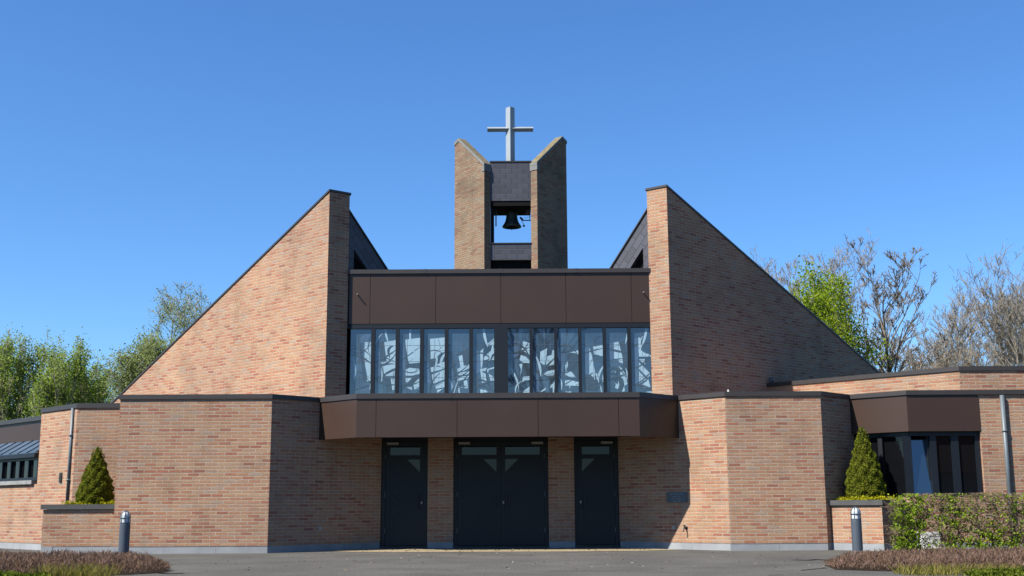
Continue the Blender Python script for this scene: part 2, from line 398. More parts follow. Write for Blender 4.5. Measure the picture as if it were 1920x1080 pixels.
# upper storey box with the long leaded window
BY = 23.205
bx0, bx1 = onY(655, 560, BY).x, onY(1223.5, 560, BY).x
MB().box(bx0+.02, bx1-.02, BY+.16, 27, 2.7, 5.36).build('upper_storey', M['dark'], church)
coping([(bx0, 26), (bx0, BY), (bx1, BY), (bx1, 26)], 5.388, 5.472, 'upper_coping', out=.03)
MB().box(bx0, bx1, BY+.03, BY+.12, 4.39, 5.38).build('panel_backing', M['dark'], church)
xs = [onY(p, 560, BY).x for p in (694, 817, 939, 1061, 1184)]
panel_run((bx0, BY), (bx1, BY), [x-bx0 for x in xs], 4.38, 5.384, 'upper_panel', church)
for px, py in ((671, 553), (1206, 549)):
    p = onY(px, py, BY); MB().tube([p, p+Vector((0, -.10, 0))], .012, 8).build('flag_bracket', M['closer'], church)
# window band
wz1 = 4.36; fw = thing('window_band', (-.2, BY, 3.6), None, None); fw.parent = church; fw.location = fw.location - church.location
mb = MB(); mb.box(bx0+.03, bx1-.02, BY+.005, BY+.10, 4.285, 4.37); mb.box(bx0+.03, bx1-.02, BY+.005, BY+.10, 2.80, 2.9)
pan = [(52, 178), (202, 325), (347, 472), (495, 620), (642, 768), (790, 917), (1000, 1130), (1148, 1278), (1296, 1423), (1442, 1570), (1590, 1718), (1740, 1868)]
def zx(X, Yz=280): return onY(640+X/3.2, 590+Yz/3.2, BY+.05).x
edges = [(zx(a), zx(b)) for a, b in pan]
posts = [(bx0+.03, edges[0][0])]+[(edges[i][1], edges[i+1][0]) for i in range(11)]+[(edges[11][1], bx1-.02)]
for i, (a, b) in enumerate(posts):
    MB().box(a, b, BY+.008+(-.03 if i == 6 else 0), BY+.095, 2.9, 4.285).build('mullion', M['frame'], fw)
mb.build('frame_rail', M['frame'], fw)
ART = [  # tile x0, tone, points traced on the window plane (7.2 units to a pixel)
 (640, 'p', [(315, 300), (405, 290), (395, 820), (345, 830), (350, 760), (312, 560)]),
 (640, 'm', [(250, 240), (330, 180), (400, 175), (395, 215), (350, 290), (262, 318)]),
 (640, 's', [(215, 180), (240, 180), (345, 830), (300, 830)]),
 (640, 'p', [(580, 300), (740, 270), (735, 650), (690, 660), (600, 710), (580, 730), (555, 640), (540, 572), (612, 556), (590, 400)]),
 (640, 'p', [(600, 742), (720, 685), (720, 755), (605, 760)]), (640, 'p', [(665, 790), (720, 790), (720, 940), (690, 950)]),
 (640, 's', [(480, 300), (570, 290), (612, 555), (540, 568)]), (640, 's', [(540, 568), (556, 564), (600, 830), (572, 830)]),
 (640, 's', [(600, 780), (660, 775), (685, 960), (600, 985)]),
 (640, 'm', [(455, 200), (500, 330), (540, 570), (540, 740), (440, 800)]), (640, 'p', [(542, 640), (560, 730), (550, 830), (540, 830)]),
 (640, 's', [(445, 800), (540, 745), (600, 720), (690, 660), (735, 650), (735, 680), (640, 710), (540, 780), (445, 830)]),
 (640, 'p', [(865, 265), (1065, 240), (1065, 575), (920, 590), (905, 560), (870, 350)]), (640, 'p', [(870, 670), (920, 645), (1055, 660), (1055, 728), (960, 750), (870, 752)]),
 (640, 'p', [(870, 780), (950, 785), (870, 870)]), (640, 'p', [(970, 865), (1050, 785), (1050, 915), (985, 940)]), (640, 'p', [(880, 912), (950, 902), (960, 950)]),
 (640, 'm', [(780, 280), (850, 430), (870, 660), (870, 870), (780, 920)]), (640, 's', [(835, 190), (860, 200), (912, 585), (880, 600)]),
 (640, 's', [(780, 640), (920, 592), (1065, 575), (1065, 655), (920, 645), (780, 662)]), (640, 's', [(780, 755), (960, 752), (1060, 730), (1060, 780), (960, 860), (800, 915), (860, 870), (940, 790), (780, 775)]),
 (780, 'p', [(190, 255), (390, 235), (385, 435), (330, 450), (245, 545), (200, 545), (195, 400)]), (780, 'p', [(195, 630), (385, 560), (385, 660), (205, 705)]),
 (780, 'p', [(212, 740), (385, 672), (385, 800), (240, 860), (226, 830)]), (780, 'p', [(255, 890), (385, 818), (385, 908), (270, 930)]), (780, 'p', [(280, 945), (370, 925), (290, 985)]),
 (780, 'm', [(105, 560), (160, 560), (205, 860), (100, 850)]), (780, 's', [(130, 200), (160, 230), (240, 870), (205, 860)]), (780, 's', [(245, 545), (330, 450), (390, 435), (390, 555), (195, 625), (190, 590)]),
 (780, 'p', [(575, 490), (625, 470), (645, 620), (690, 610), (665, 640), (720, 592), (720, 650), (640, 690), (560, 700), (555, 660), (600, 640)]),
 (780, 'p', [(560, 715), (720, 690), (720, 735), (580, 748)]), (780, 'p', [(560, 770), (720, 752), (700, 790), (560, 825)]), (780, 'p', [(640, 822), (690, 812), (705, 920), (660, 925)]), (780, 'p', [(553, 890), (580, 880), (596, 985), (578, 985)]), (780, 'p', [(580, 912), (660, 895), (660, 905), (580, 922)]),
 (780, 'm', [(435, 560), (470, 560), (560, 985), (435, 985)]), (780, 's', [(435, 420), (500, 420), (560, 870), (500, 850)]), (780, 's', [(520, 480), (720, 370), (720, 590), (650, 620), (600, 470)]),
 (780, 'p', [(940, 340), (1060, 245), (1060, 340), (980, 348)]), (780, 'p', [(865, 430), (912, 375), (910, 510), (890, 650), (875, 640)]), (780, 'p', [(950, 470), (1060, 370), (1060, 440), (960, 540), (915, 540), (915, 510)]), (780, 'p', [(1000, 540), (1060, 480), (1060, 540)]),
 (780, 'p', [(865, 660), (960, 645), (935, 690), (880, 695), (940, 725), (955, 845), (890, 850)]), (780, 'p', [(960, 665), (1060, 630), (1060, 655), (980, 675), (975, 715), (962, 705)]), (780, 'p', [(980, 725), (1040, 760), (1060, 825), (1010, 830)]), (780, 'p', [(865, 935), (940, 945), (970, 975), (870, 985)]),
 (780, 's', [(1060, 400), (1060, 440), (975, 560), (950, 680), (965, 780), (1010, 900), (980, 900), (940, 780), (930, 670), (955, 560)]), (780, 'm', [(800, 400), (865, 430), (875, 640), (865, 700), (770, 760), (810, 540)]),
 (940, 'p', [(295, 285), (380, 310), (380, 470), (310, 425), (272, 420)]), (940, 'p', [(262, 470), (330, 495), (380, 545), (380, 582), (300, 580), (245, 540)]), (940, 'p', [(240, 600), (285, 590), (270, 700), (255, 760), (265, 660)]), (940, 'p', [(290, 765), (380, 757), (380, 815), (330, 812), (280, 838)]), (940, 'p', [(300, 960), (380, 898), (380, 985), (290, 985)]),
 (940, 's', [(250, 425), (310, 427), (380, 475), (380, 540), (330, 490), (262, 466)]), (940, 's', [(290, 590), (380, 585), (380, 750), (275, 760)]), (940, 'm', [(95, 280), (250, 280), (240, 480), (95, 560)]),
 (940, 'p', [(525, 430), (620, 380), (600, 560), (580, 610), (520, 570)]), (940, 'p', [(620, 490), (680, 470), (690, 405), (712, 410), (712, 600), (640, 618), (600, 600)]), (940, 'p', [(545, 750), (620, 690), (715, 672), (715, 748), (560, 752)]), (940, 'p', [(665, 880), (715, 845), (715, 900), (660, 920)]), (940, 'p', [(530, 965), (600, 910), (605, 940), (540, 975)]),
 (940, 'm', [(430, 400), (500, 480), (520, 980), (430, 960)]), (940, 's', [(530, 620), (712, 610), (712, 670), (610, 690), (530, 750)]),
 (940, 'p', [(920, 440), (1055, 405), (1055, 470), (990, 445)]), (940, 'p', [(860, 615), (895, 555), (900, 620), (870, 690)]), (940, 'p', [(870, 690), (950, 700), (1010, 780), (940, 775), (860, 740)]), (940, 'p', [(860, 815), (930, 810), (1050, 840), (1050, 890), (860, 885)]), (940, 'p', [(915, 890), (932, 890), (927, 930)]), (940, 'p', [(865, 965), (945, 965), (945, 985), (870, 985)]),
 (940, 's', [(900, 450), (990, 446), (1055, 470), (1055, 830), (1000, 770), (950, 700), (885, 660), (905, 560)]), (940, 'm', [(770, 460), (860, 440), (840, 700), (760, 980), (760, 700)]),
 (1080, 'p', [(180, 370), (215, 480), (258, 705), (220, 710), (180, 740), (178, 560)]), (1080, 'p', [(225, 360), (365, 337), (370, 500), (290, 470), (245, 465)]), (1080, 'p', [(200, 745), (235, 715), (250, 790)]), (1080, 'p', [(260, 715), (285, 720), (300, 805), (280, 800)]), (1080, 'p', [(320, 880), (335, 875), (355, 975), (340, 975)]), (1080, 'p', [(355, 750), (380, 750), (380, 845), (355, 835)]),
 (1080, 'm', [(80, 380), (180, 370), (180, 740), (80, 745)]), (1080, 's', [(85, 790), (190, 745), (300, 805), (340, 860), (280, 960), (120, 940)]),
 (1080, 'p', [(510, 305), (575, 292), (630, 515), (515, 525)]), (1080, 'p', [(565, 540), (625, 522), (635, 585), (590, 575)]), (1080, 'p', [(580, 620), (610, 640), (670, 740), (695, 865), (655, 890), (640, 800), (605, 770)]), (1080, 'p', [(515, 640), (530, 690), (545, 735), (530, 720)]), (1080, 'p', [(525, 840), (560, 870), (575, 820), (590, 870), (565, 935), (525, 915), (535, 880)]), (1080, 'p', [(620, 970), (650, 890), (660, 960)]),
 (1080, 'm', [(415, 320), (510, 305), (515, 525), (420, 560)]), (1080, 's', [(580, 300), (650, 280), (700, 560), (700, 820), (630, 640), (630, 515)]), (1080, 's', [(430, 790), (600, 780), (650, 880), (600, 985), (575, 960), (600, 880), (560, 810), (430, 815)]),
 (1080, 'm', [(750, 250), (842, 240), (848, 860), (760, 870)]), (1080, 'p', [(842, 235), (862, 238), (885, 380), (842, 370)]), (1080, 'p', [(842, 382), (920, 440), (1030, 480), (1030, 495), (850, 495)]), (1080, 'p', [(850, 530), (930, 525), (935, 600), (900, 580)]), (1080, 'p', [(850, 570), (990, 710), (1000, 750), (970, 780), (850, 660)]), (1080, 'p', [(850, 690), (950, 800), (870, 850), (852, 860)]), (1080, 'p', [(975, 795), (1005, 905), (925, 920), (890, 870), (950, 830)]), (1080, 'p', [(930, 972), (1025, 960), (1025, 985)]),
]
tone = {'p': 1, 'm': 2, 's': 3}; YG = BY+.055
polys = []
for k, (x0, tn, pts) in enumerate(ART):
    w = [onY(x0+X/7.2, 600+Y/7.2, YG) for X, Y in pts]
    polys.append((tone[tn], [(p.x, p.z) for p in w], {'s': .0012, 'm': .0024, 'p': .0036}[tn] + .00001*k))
for i, (a, b) in enumerate(edges):
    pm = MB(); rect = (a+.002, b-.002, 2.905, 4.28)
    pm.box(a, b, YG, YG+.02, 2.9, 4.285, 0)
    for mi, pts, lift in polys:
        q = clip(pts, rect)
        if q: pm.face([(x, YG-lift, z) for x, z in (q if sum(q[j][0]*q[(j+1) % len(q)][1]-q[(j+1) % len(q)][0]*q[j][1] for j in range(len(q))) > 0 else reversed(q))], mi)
    def lead(x0, z0, x1, z1, w=.006):
        d = Vector((x1-x0, z1-z0)).normalized(); n = Vector((-d.y, d.x))*w*.5
        q = clip([(x0-n.x, z0-n.y), (x1-n.x, z1-n.y), (x1+n.x, z1+n.y), (x0+n.x, z0+n.y)], rect)
        if q: pm.face([(x, YG-.006, z) for x, z in q], 4)
    for z in (3.31, 3.63, 3.95): lead(a, z, b, z, .005)
    xm = a+(b-a)*(.48+.1*random.uniform(-1, 1)); lead(xm, 2.9, xm, 4.22, .005)
    for k in range(11):
        t0 = random.uniform(a, b); z0 = random.uniform(2.9, 4.1); an = random.uniform(-.5, .5) + (math.pi*.5 if k % 2 else .25)
        ln = random.uniform(.15, .5); lead(t0, z0, t0+math.cos(an)*ln, z0+math.sin(an)*ln, random.choice((.003, .004, .006)))
    def band(p0, p1, p2, w, mi, lift):
        L1, R1 = [], []
        for k_ in range(9):
            t = k_/8; q0 = p0.lerp(p1, t); q1 = p1.lerp(p2, t); c_ = q0.lerp(q1, t); d = (q1-q0).normalized() if (q1-q0).length > 1e-6 else Vector((1, 0)); n = Vector((-d.y, d.x))*w*.5*(.35+math.sin(math.pi*t))
            L1.append(c_+n); R1.append(c_-n)
        for k_ in range(8):
            q = clip([tuple(R1[k_]), tuple(R1[k_+1]), tuple(L1[k_+1]), tuple(L1[k_])], rect)
            if q: pm.face([(x, YG-lift, z) for x, z in q], mi)
    ra = random.Random(40+i)
    for k in range(5):
        z0 = ra.uniform(2.9, 3.9); band(Vector((a, z0)), Vector(((a+b)/2, z0+ra.uniform(-.25, .3))), Vector((b, z0+ra.uniform(-.2, .35))), ra.uniform(.012, .035), 3, .0046+.0001*k)
    for k in range(3):
        x0_ = ra.uniform(a, b); z0 = ra.uniform(2.9, 4.0); band(Vector((x0_, z0)), Vector((x0_+ra.uniform(-.12, .12), z0+.2)), Vector((x0_+ra.uniform(-.18, .18), z0+ra.uniform(.2, .5))), ra.uniform(.012, .04), 3 if k % 2 else 1, .0052+.0001*k)
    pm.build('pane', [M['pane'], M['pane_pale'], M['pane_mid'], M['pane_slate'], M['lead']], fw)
# tall sloping gable walls
AL = R(43); eL = (math.sin(AL), math.cos(AL)); dL = (-math.cos(AL), math.sin(AL)); FWID = .463; eL = (math.cos(R(38)), math.sin(R(38)))
def gable(P0, side, zpk, slope, Ln=10.5):
    d = (dL[0]*side, dL[1]); e = (eL[0]*side, eL[1])
    p = [P0, (P0[0]+d[0]*Ln, P0[1]+d[1]*Ln)]; q = [(x+e[0]*FWID, y+e[1]*FWID) for x, y in p]
    zf = zpk-slope*Ln
    g = MB().prism([p[0], p[1], q[1], q[0]], 2.6, [zpk-.03, zf-.03, zf-.03, zpk-.03]).build('gable_wall', M['brick'], church)
    ov = .02
    def off(pt, a, b): return (pt[0]+d[0]*a+e[0]*b, pt[1]+d[1]*a+e[1]*b)
    poly = [off(p[0], -ov, -ov), off(p[1], ov, -ov), off(q[1], ov, ov), off(q[0], -ov, ov)]
    zz = [zpk+slope*ov, zf-slope*ov, zf-slope*ov, zpk+slope*ov]
    MB().prism(poly, [z-.03 for z in zz], [z+.012 for z in zz]).build('capping', M['coping'], g)
    # slate clad cheek behind the gable, courses parallel to its rake
    c0 = (q[0][0]+.0*d[0], q[0][1]); n = (d[0]*-1, d[1]*-1)
    n3 = Vector((eL[1]*side, -eL[0], 0))
    def cp(k, z): return Vector((c0[0]+e[0]*k, c0[1]+e[1]*k, z))
    zt = 6.69; sl_ = 1.2; kE = 2.0
    outline = [(0, zt), (kE, zt-sl_*kE), (kE, 4.3), (1.0, 4.3), (1.0, zt-.60-sl_*1.0), (.14, zt-.60-sl_*.14), (.14, 4.3), (0, 4.3)]
    ca, sa = math.cos(math.atan(sl_)), math.sin(math.atan(sl_))
    mb = MB(); fr = [cp(k, z)-n3*.03 for k, z in outline]; uvs = [(k*ca-(z-zt)*sa, k*sa+(z-zt)*ca) for k, z in outline]
    area = 0
    for i in range(len(outline)): a_, b_ = outline[i], outline[(i+1) % len(outline)]; area += a_[0]*b_[1]-b_[0]*a_[1]
    nn = Vector((0, 0, 0))
    for i in range(len(fr)): nn += fr[i].cross(fr[(i+1) % len(fr)])
    if nn.dot(n3) < 0: fr.reverse(); uvs.reverse()
    mb.face(fr, 0, uvs)
    for i in range(len(fr)):
        a_, b_ = fr[i], fr[(i+1) % len(fr)]; mb.face([a_, a_-n3*.2, b_-n3*.2, b_], 0)
    mb.build('slate_cheek', M['slate'], church)
    MB().slab([cp(.0, 4.3)-n3*.16, cp(1.1, 4.3)-n3*.16, cp(1.1, 5.0)-n3*.16, cp(0, 6.0)-n3*.16], n3, .03).build('cheek_window', M['dark'], church)
    a_, b_ = cp(0, zt)-n3*.0, cp(kE, zt-sl_*kE)
    MB().slab([a_, b_, b_+Vector((0, 0, .035)), a_+Vector((0, 0, .035))], n3, .25).build('verge_strip', M['coping'], church)
    return g
PLf, PRf = (-3.635, 22.92), (3.10, 22.92)
gable(PLf, 1, 7.04, .454); gable(PRf, -1, 7.10, .412)
# low roof behind the upper storey
mb = MB(); rl, rr_ = (-9.0, 28.2, 3.0), (8.6, 28.2, 3.0); f0, f1, rg = (-3.0, 25.5, 5.2), (2.6, 25.5, 5.2), (-.05, 33.6, 7.0)
mb.face([f0, f1, rg]).face([rl, f0, rg]).face([f1, rr_, rg]).face([rl, rg, (-9, 38, 3)]).face([rg, rr_, (8.6, 38, 3)]).face([rg, (8.6, 38, 3), (-9, 38, 3)])
mb.build('roof', M['slate'], church)
MB().prism([(-9, 28.25), (-3, 24.5), (2.6, 24.5), (8.6, 28.25), (8.6, 38), (-9, 38)], 0, 2.98).build('nave_wall', M['brick'], church)
# doors
def pt(px, py): p = onY(px, py, DY+.1); return p.x, p.z
def door(name, x0, x1, leaves, label):
    g = bpy.data.objects.new(name, None); COL.objects.link(g); g.parent = church; g.location = Vector(((x0+x1)/2, DY, 0))-church.location; WLOC[g.name] = Vector(((x0+x1)/2, DY, 0))
    g['label'] = label
    Y = DY+.06; zb, zt = .05, 2.2; fwid = .075
    MB().box(x0, x1, Y+.09, Y+.4, zb, zt).build('door_lining', M['dark'], g)
    MB().box(x0, x1, DY-.02, Y+.4, -.02, zb).build('threshold', M['iron'], g)
    mb = MB(); mb.box(x0, x0+fwid, Y, Y+.09, zb, zt); mb.box(x1-fwid, x1, Y, Y+.09, zb, zt); mb.box(x0+fwid, x1-fwid, Y+.001, Y+.09, 2.09, zt)
    mb.build('door_frame', M['door'], g)
    n = len(leaves); w = (x1-x0-2*fwid)/n
    for i, tri in enumerate(leaves):
        a, b = x0+fwid+w*i+.003, x0+fwid+w*(i+1)-.003
        lf = MB(); yl = Y+.025; st_ = .085
        tz1, tz0 = 1.99, 1.82; qz1 = 1.735; top = 2.085
        lf.box(a, a+st_, yl, yl+.05, zb+.01, top); lf.box(b-st_, b, yl, yl+.05, zb+.01, top)
        lf.box(a+st_, b-st_, yl, yl+.05, tz1, top); lf.box(a+st_, b-st_, yl, yl+.05, qz1, tz0); lf.box(a+st_, b-st_, yl, yl+.05, zb+.01, .2)
        ia, ib = a+st_, b-st_; ts = .255
        # diagonal boards fill the leaf below the glazed corner
        sgn = 1 if tri == 'R' else -1; cx = ib if tri == 'R' else ia
        bw = .085
        lf.box(ia, ib, yl+.03, yl+.05, .2, qz1) if False else None
        k = 0; c_ = 0
        while c_ < 3.4:
            # board between hypotenuse offsets c_ and c_+bw (measured vertically)
            lo, hi = qz1-ts-c_-bw*1.414+.006, qz1-ts-c_
            wI = ib-ia
            pts = [(cx, lo), (cx, hi), (cx-sgn*wI, hi+wI), (cx-sgn*wI, lo+wI)]
            q = clip(pts, (ia, ib, .2, qz1))
            if q: lf.slab([(x, yl+.006+(.012 if k % 2 else 0), z) for x, z in q], (0, -1, 0), .03)
            c_ += bw*1.414; k += 1
        q = clip([(ia, .2), (ib, .2), (ib, (qz1-ts) if tri == 'R' else qz1-ts+wI), (ia, (qz1-ts+wI) if tri == 'R' else qz1-ts)], (ia, ib, .2, qz1))
        lf.slab([(x, yl+.022, z) for x, z in q], (0, -1, 0), .025)
        leaf = lf.build('door_leaf', M['door'], g)
        MB().box(a+st_, b-st_, yl+.02, yl+.03, tz0, tz1).build('transom_pane', M['darkglass'], g)
        MB().slab([(cx, yl+.024, qz1), (cx, yl+.024, qz1-ts), (cx-sgn*ts, yl+.024, qz1)], (0, -1, 0), .01).build('corner_pane', M['darkglass'], g)
        hx = (b-.045 if tri == 'R' else a+.045)
        if not (n == 2 and i == 0):
            MB().box(hx-.014, hx+.014, yl-.03, yl, .86, .91).build('lock', M['closer'], g)
        hx2 = hx - sgn*.07
        mb = MB(); mb.tube([(hx2, yl-.06, .75), (hx2, yl-.06, 1.05)], .012, 8); mb.tube([(hx2, yl-.06, .78), (hx2, yl, .78)], .008, 6); mb.tube([(hx2, yl-.06, 1.02), (hx2, yl, 1.02)], .008, 6)
        mb.build('handle', M['iron'], g)
        c0, c1 = (a+.02, a+.25) if (tri == 'R') else (b-.25, b-.02)
        MB().box(c0, c1, yl-.055, yl-.002, 2.025, 2.07).build('closer', M['closer'], g, bevel=.006)
        for z in (.3, 1.0, 1.75):
            hxx = a if tri == 'R' else b
            MB().tube([(hxx, Y-.008, z), (hxx, Y-.008, z+.09)], .009, 6).build('hinge', M['pipe'], g)
door('entrance_door', *doorx[0], ['R'], 'single dark door left of the double doors'); door('double_door', *doorx[1], ['R', 'L'], 'pair of dark doors with glazed corners in the middle'); door('entrance_door', *doorx[2], ['L'], 'single dark door right of the double doors')
MB().prism([Dl, Dr, (Dr[0]+.4, DY+.6), (Dl[0]-.4, DY+.6)], 2.19, 2.6).build('lintel', M['dark'], church)
# ------------------------------------------------------------------ bell tower
TY = 32.0; AT = R(50)
tower = thing('bell_tower', (0, 32.6, 0), 'brick bell tower of two pointed piers with a slate clad opening between them', 'bell tower')
def pier(P0, side, zn, zf_, Ln=1.365, w=.23):
    d = (-math.cos(AT)*side, math.sin(AT)); e = (math.sin(AT)*side, math.cos(AT))
    def off(a, b): return (P0[0]+d[0]*a+e[0]*b, P0[1]+d[1]*a+e[1]*b)
    lk = Ln*.86
    zk = zf_
    poly = [off(0, 0), off(lk, 0), off(Ln, 0), off(Ln, w), off(lk, w), off(0, w)]
    zt = [zn-.08, zk-.08, zk-.17, zk-.17, zk-.08, zn-.08]
    g = MB().prism(poly, 5.5, zt).build('pier', M['brick_tower'], tower)
    o = .018
    cp = [off(-o, -o), off(.09, -o), off(.09, w+o), off(-o, w+o)]
    sl = (zk-zn)/lk
    mb = MB()
    mb.prism([off(-o, -o), off(lk, -o), off(lk, w+o), off(-o, w+o)], [zn-.085, zk-.082, zk-.082, zn-.085], [zn+.005, zk+.015, zk+.015, zn+.005])
    mb.prism([off(lk, -o), off(Ln+o, -o), off(Ln+o, w+o), off(lk, w+o)], [zk-.082, zk-.175, zk-.175, zk-.082], [zk+.015, zk-.08, zk-.08, zk+.015])
    mb.prism(cp, zn-.22, zn-.075)
    mb.m = [1 if len(f) == 4 and i % 6 == 4 and i < 12 else 0 for i, f in enumerate(mb.f)]
    mb.build('pier_cap', [M['concrete'], M['lichen']], g)
pier((-.762, TY), 1, 10.27, 11.28); pier((.715, TY), -1, 10.30, 11.32)
x0, x1 = -.59, .545
MB().box(x0, x1, 32.14, 33.35, 9.22, 10.34).build('slate_panel', M['slate'], tower)
MB().box(x0-.02, x1+.02, 32.12, 33.37, 10.34, 10.375).build('panel_cap', M['coping'], tower)
MB().box(x0, x1, 32.16, 33.3, 9.08, 9.215).build('bell_beam', M['dark'], tower)
MB().box(x0, x1, 32.14, 33.3, 7.53, 7.99).build('slate_panel', M['slate'], tower)
MB().box(x0-.02, x1+.02, 32.12, 33.3, 7.99, 8.015).build('panel_cap', M['coping'], tower)
MB().box(x0, x1, 32.3, 33.2, 5.5, 7.52).build('tower_core', M['dark'], tower)
MB().box(x0+.005, x0+.085, 32.2, 33.25, 8.02, 9.21).build('side_post', M['dark'], tower)
mb = MB(); mb.box(x0+.02, x0+.18, 32.5, 32.75, 8.97, 9.075); mb.build('bearing', M['iron'], tower); MB().box(x1-.15, x1-.02, 32.5, 32.75, 8.97, 9.075).build('bearing', M['iron'], tower)
bellc = onY(959.5, 398, 32.75)
bell = thing('church_bell', (bellc.x, 32.75, 9.1), 'dark bronze bell hanging in the open tower', 'bell')
mb = MB(); mb.lathe([(0, .10), (.09, .10), (.145, .05), (.155, -.05), (.165, -.15), (.19, -.25), (.235, -.33), (.27, -.38), (.268, -.41), (.235, -.415), (.2, -.36), (0, -.3)], (bellc.x, 32.75, 8.95+.06), 28)
mb.build('bell_body', M['bell'], bell, smooth=True)
mb = MB(); mb.lathe([(0, -.28), (.02, -.28), (.025, -.40), (.035, -.43), (.015, -.47), (0, -.48)], (bellc.x, 32.75, 9.0), 12); mb.build('clapper', M['iron'], bell, smooth=True)
mb = MB(); zc = 8.82
mb.tube([(x1, 32.7, zc-.03), (.32, 32.7, zc-.03)], .016, 6); mb.tube([(.32, 32.7, zc-.03), (.24, 32.7, zc+.06)], .03, 6); mb.tube([(.25, 32.7, zc+.04), (.34, 32.7, zc-.15)], .008, 6)
mb.lathe([(0, -.035), (.03, -.02), (.035, 0), (.03, .02), (0, .035)], (.345, 32.7, zc-.19), 10); mb.tube([(x1, 32.7, zc+.08), (.26, 32.7, zc+.02)], .005, 5); mb.tube([(x1-.03, 32.7, 9.05), (x1-.03, 32.7, zc-.04)], .01, 6)
tag(mb.build('bell_hammer', M['iron']), 'thin iron striking hammer beside the bell', 'hammer')
mb = MB(); mb.tube([(x0+.15, 32.4, 9.0), (x0+.15, 32.4, 8.55)], .02, 6); mb.build('bell_lever', M['iron'], tower)
# cross
cc = onY(957, 300, 32.75); cx = cc.x
cross = thing('cross', (cx, 32.75, 10.37), 'pale steel cross standing on top of the bell tower', 'cross')
h = .128; top = 12.15; az_ = 11.5
mb = MB(); mb.prism([(cx, 32.75-h), (cx+h, 32.75), (cx, 32.75+h), (cx-h, 32.75)], 10.37, top); mb.build('upright', M['steel'], cross)
ha = .075; L2 = .66
mb = MB()
for sg in (-1, 1):
    pr = [(32.75-ha-.03, az_), (32.75, az_+ha), (32.75+ha, az_), (32.75, az_-ha)]
    a_ = [(cx+sg*.03, y, z) for y, z in pr]; b_ = [(cx+sg*L2, y, z) for y, z in pr]
    for i in range(4):
        j = (i+1) % 4; q = [a_[i], b_[i], b_[j], a_[j]]; mb.face(q if sg < 0 else list(reversed(q)))
    mb.face(b_ if sg < 0 else list(reversed(b_)))
mb.build('crossbar', M['steel'], cross)
# ------------------------------------------------------------------ left wing
lw = thing('left_side_wing', (-11.5, 26.5, 0), 'low brick wing at the far left with a glazed lean-to roof strip', 'building')
D45 = (-.7071, .7071)
def wl(m, o=0.0): return (Fp[0]+D45[0]*m - .7071*o, Fp[1]+D45[1]*m - .7071*o)   # o outward
MB().prism([wl(0), wl(5), wl(5, -.4), wl(0, -.4)], PL, 1.30).build('brick_wall', M['brick'], lw)
plinth([wl(5), wl(0)], parent=lw)
MB().prism([wl(0.14, .06), wl(1.9, .06), wl(1.9, -.1), wl(.14, -.1)], 1.302, 1.38).build('window_sill', M['sill'], lw)
MB().prism([wl(0.0, -.45), wl(6, -.45), wl(6, -.8), wl(0, -.8)], 1.3, 2.66).build('fascia', M['cladding'], lw)
MB().prism([wl(0.02, -.40), wl(6, -.40), wl(6, -.85), wl(.02, -.85)], 2.66, 2.755).build('wing_coping', M['coping'], lw)
sk = MB()
for i in range(12):
    a0, a1 = .02+i*.44, .02+i*.44+.44
    p = [wl(a0, .06), wl(a1, .06), wl(a1, -.44), wl(a0, -.44)]
    q = [(*p[0], 1.93), (*p[1], 1.93), (*p[2], 2.24), (*p[3], 2.24)]
    MB().slab(q, Vector((-.38, -.38, .84)).normalized(), .02).build('roof_pane', M['skyglass'], lw)
    a_, b_ = Vector(q[0]), Vector(q[3]); sk.tube([a_+Vector((0, 0, .012)), b_+Vector((0, 0, .012))], .010, 4)
sk.build('glazing_bar', M['frame'], lw)
MB().prism([wl(0.02, .085), wl(6, .085), wl(6, 0), wl(.02, 0)], 1.84, 1.925).build('gutter', M['frame'], lw)
mb = MB(); mb.prism([wl(.02, 0), wl(6, 0), wl(6, -.06), wl(.02, -.06)], 1.38, 1.44); mb.prism([wl(.02, 0), wl(6, 0), wl(6, -.06), wl(.02, -.06)], 1.79, 1.84)
for i in range(13):
    a0 = .0+i*.44; mb.prism([wl(a0+.02, .003), wl(a0+.055, .003), wl(a0+.055, -.06), wl(a0+.02, -.06)], 1.44, 1.79)
mb.build('window_frame', M['frame'], lw)
MB().prism([wl(.02, -.05), wl(6, -.05), wl(6, -.08), wl(.02, -.08)], 1.38, 1.84).build('window_pane', M['darkglass'], lw)
# downpipes, sign, boxes
dE = (-.7071, .7071)
def we(m, o=0.0): return (E[0]+dE[0]*m-.7071*o, E[1]+dE[1]*m-.7071*o)
p = we(.14, .025); mb = MB(); mb.tube([(*p, .88), (*p, 2.74)], .030, 12); mb.tube([(*p, 1.34), (*p, 1.37)], .045, 12); mb.tube([(*p, 2.2), (*p, 2.23)], .045, 12)
tag(mb.build('downpipe', M['pipe'], smooth=True), 'grey downpipe on the brick wall behind the left planter', 'downpipe')
p0, p1 = we(.47, .02), we(.58, .02); q1, q0 = we(.58, -.0), we(.47, -.0)
mb = MB(); mb.prism([p0, p1, q1, q0], 1.31, 1.50)
for i in range(3): mb.prism([we(.49, .026), we(.56, .026), we(.56, .019), we(.49, .019)], 1.335+i*.05, 1.365+i*.05)
tag(mb.build('wall_grille', M['iron']), 'small dark slotted box on the lit wall left of the downpipe', 'vent')
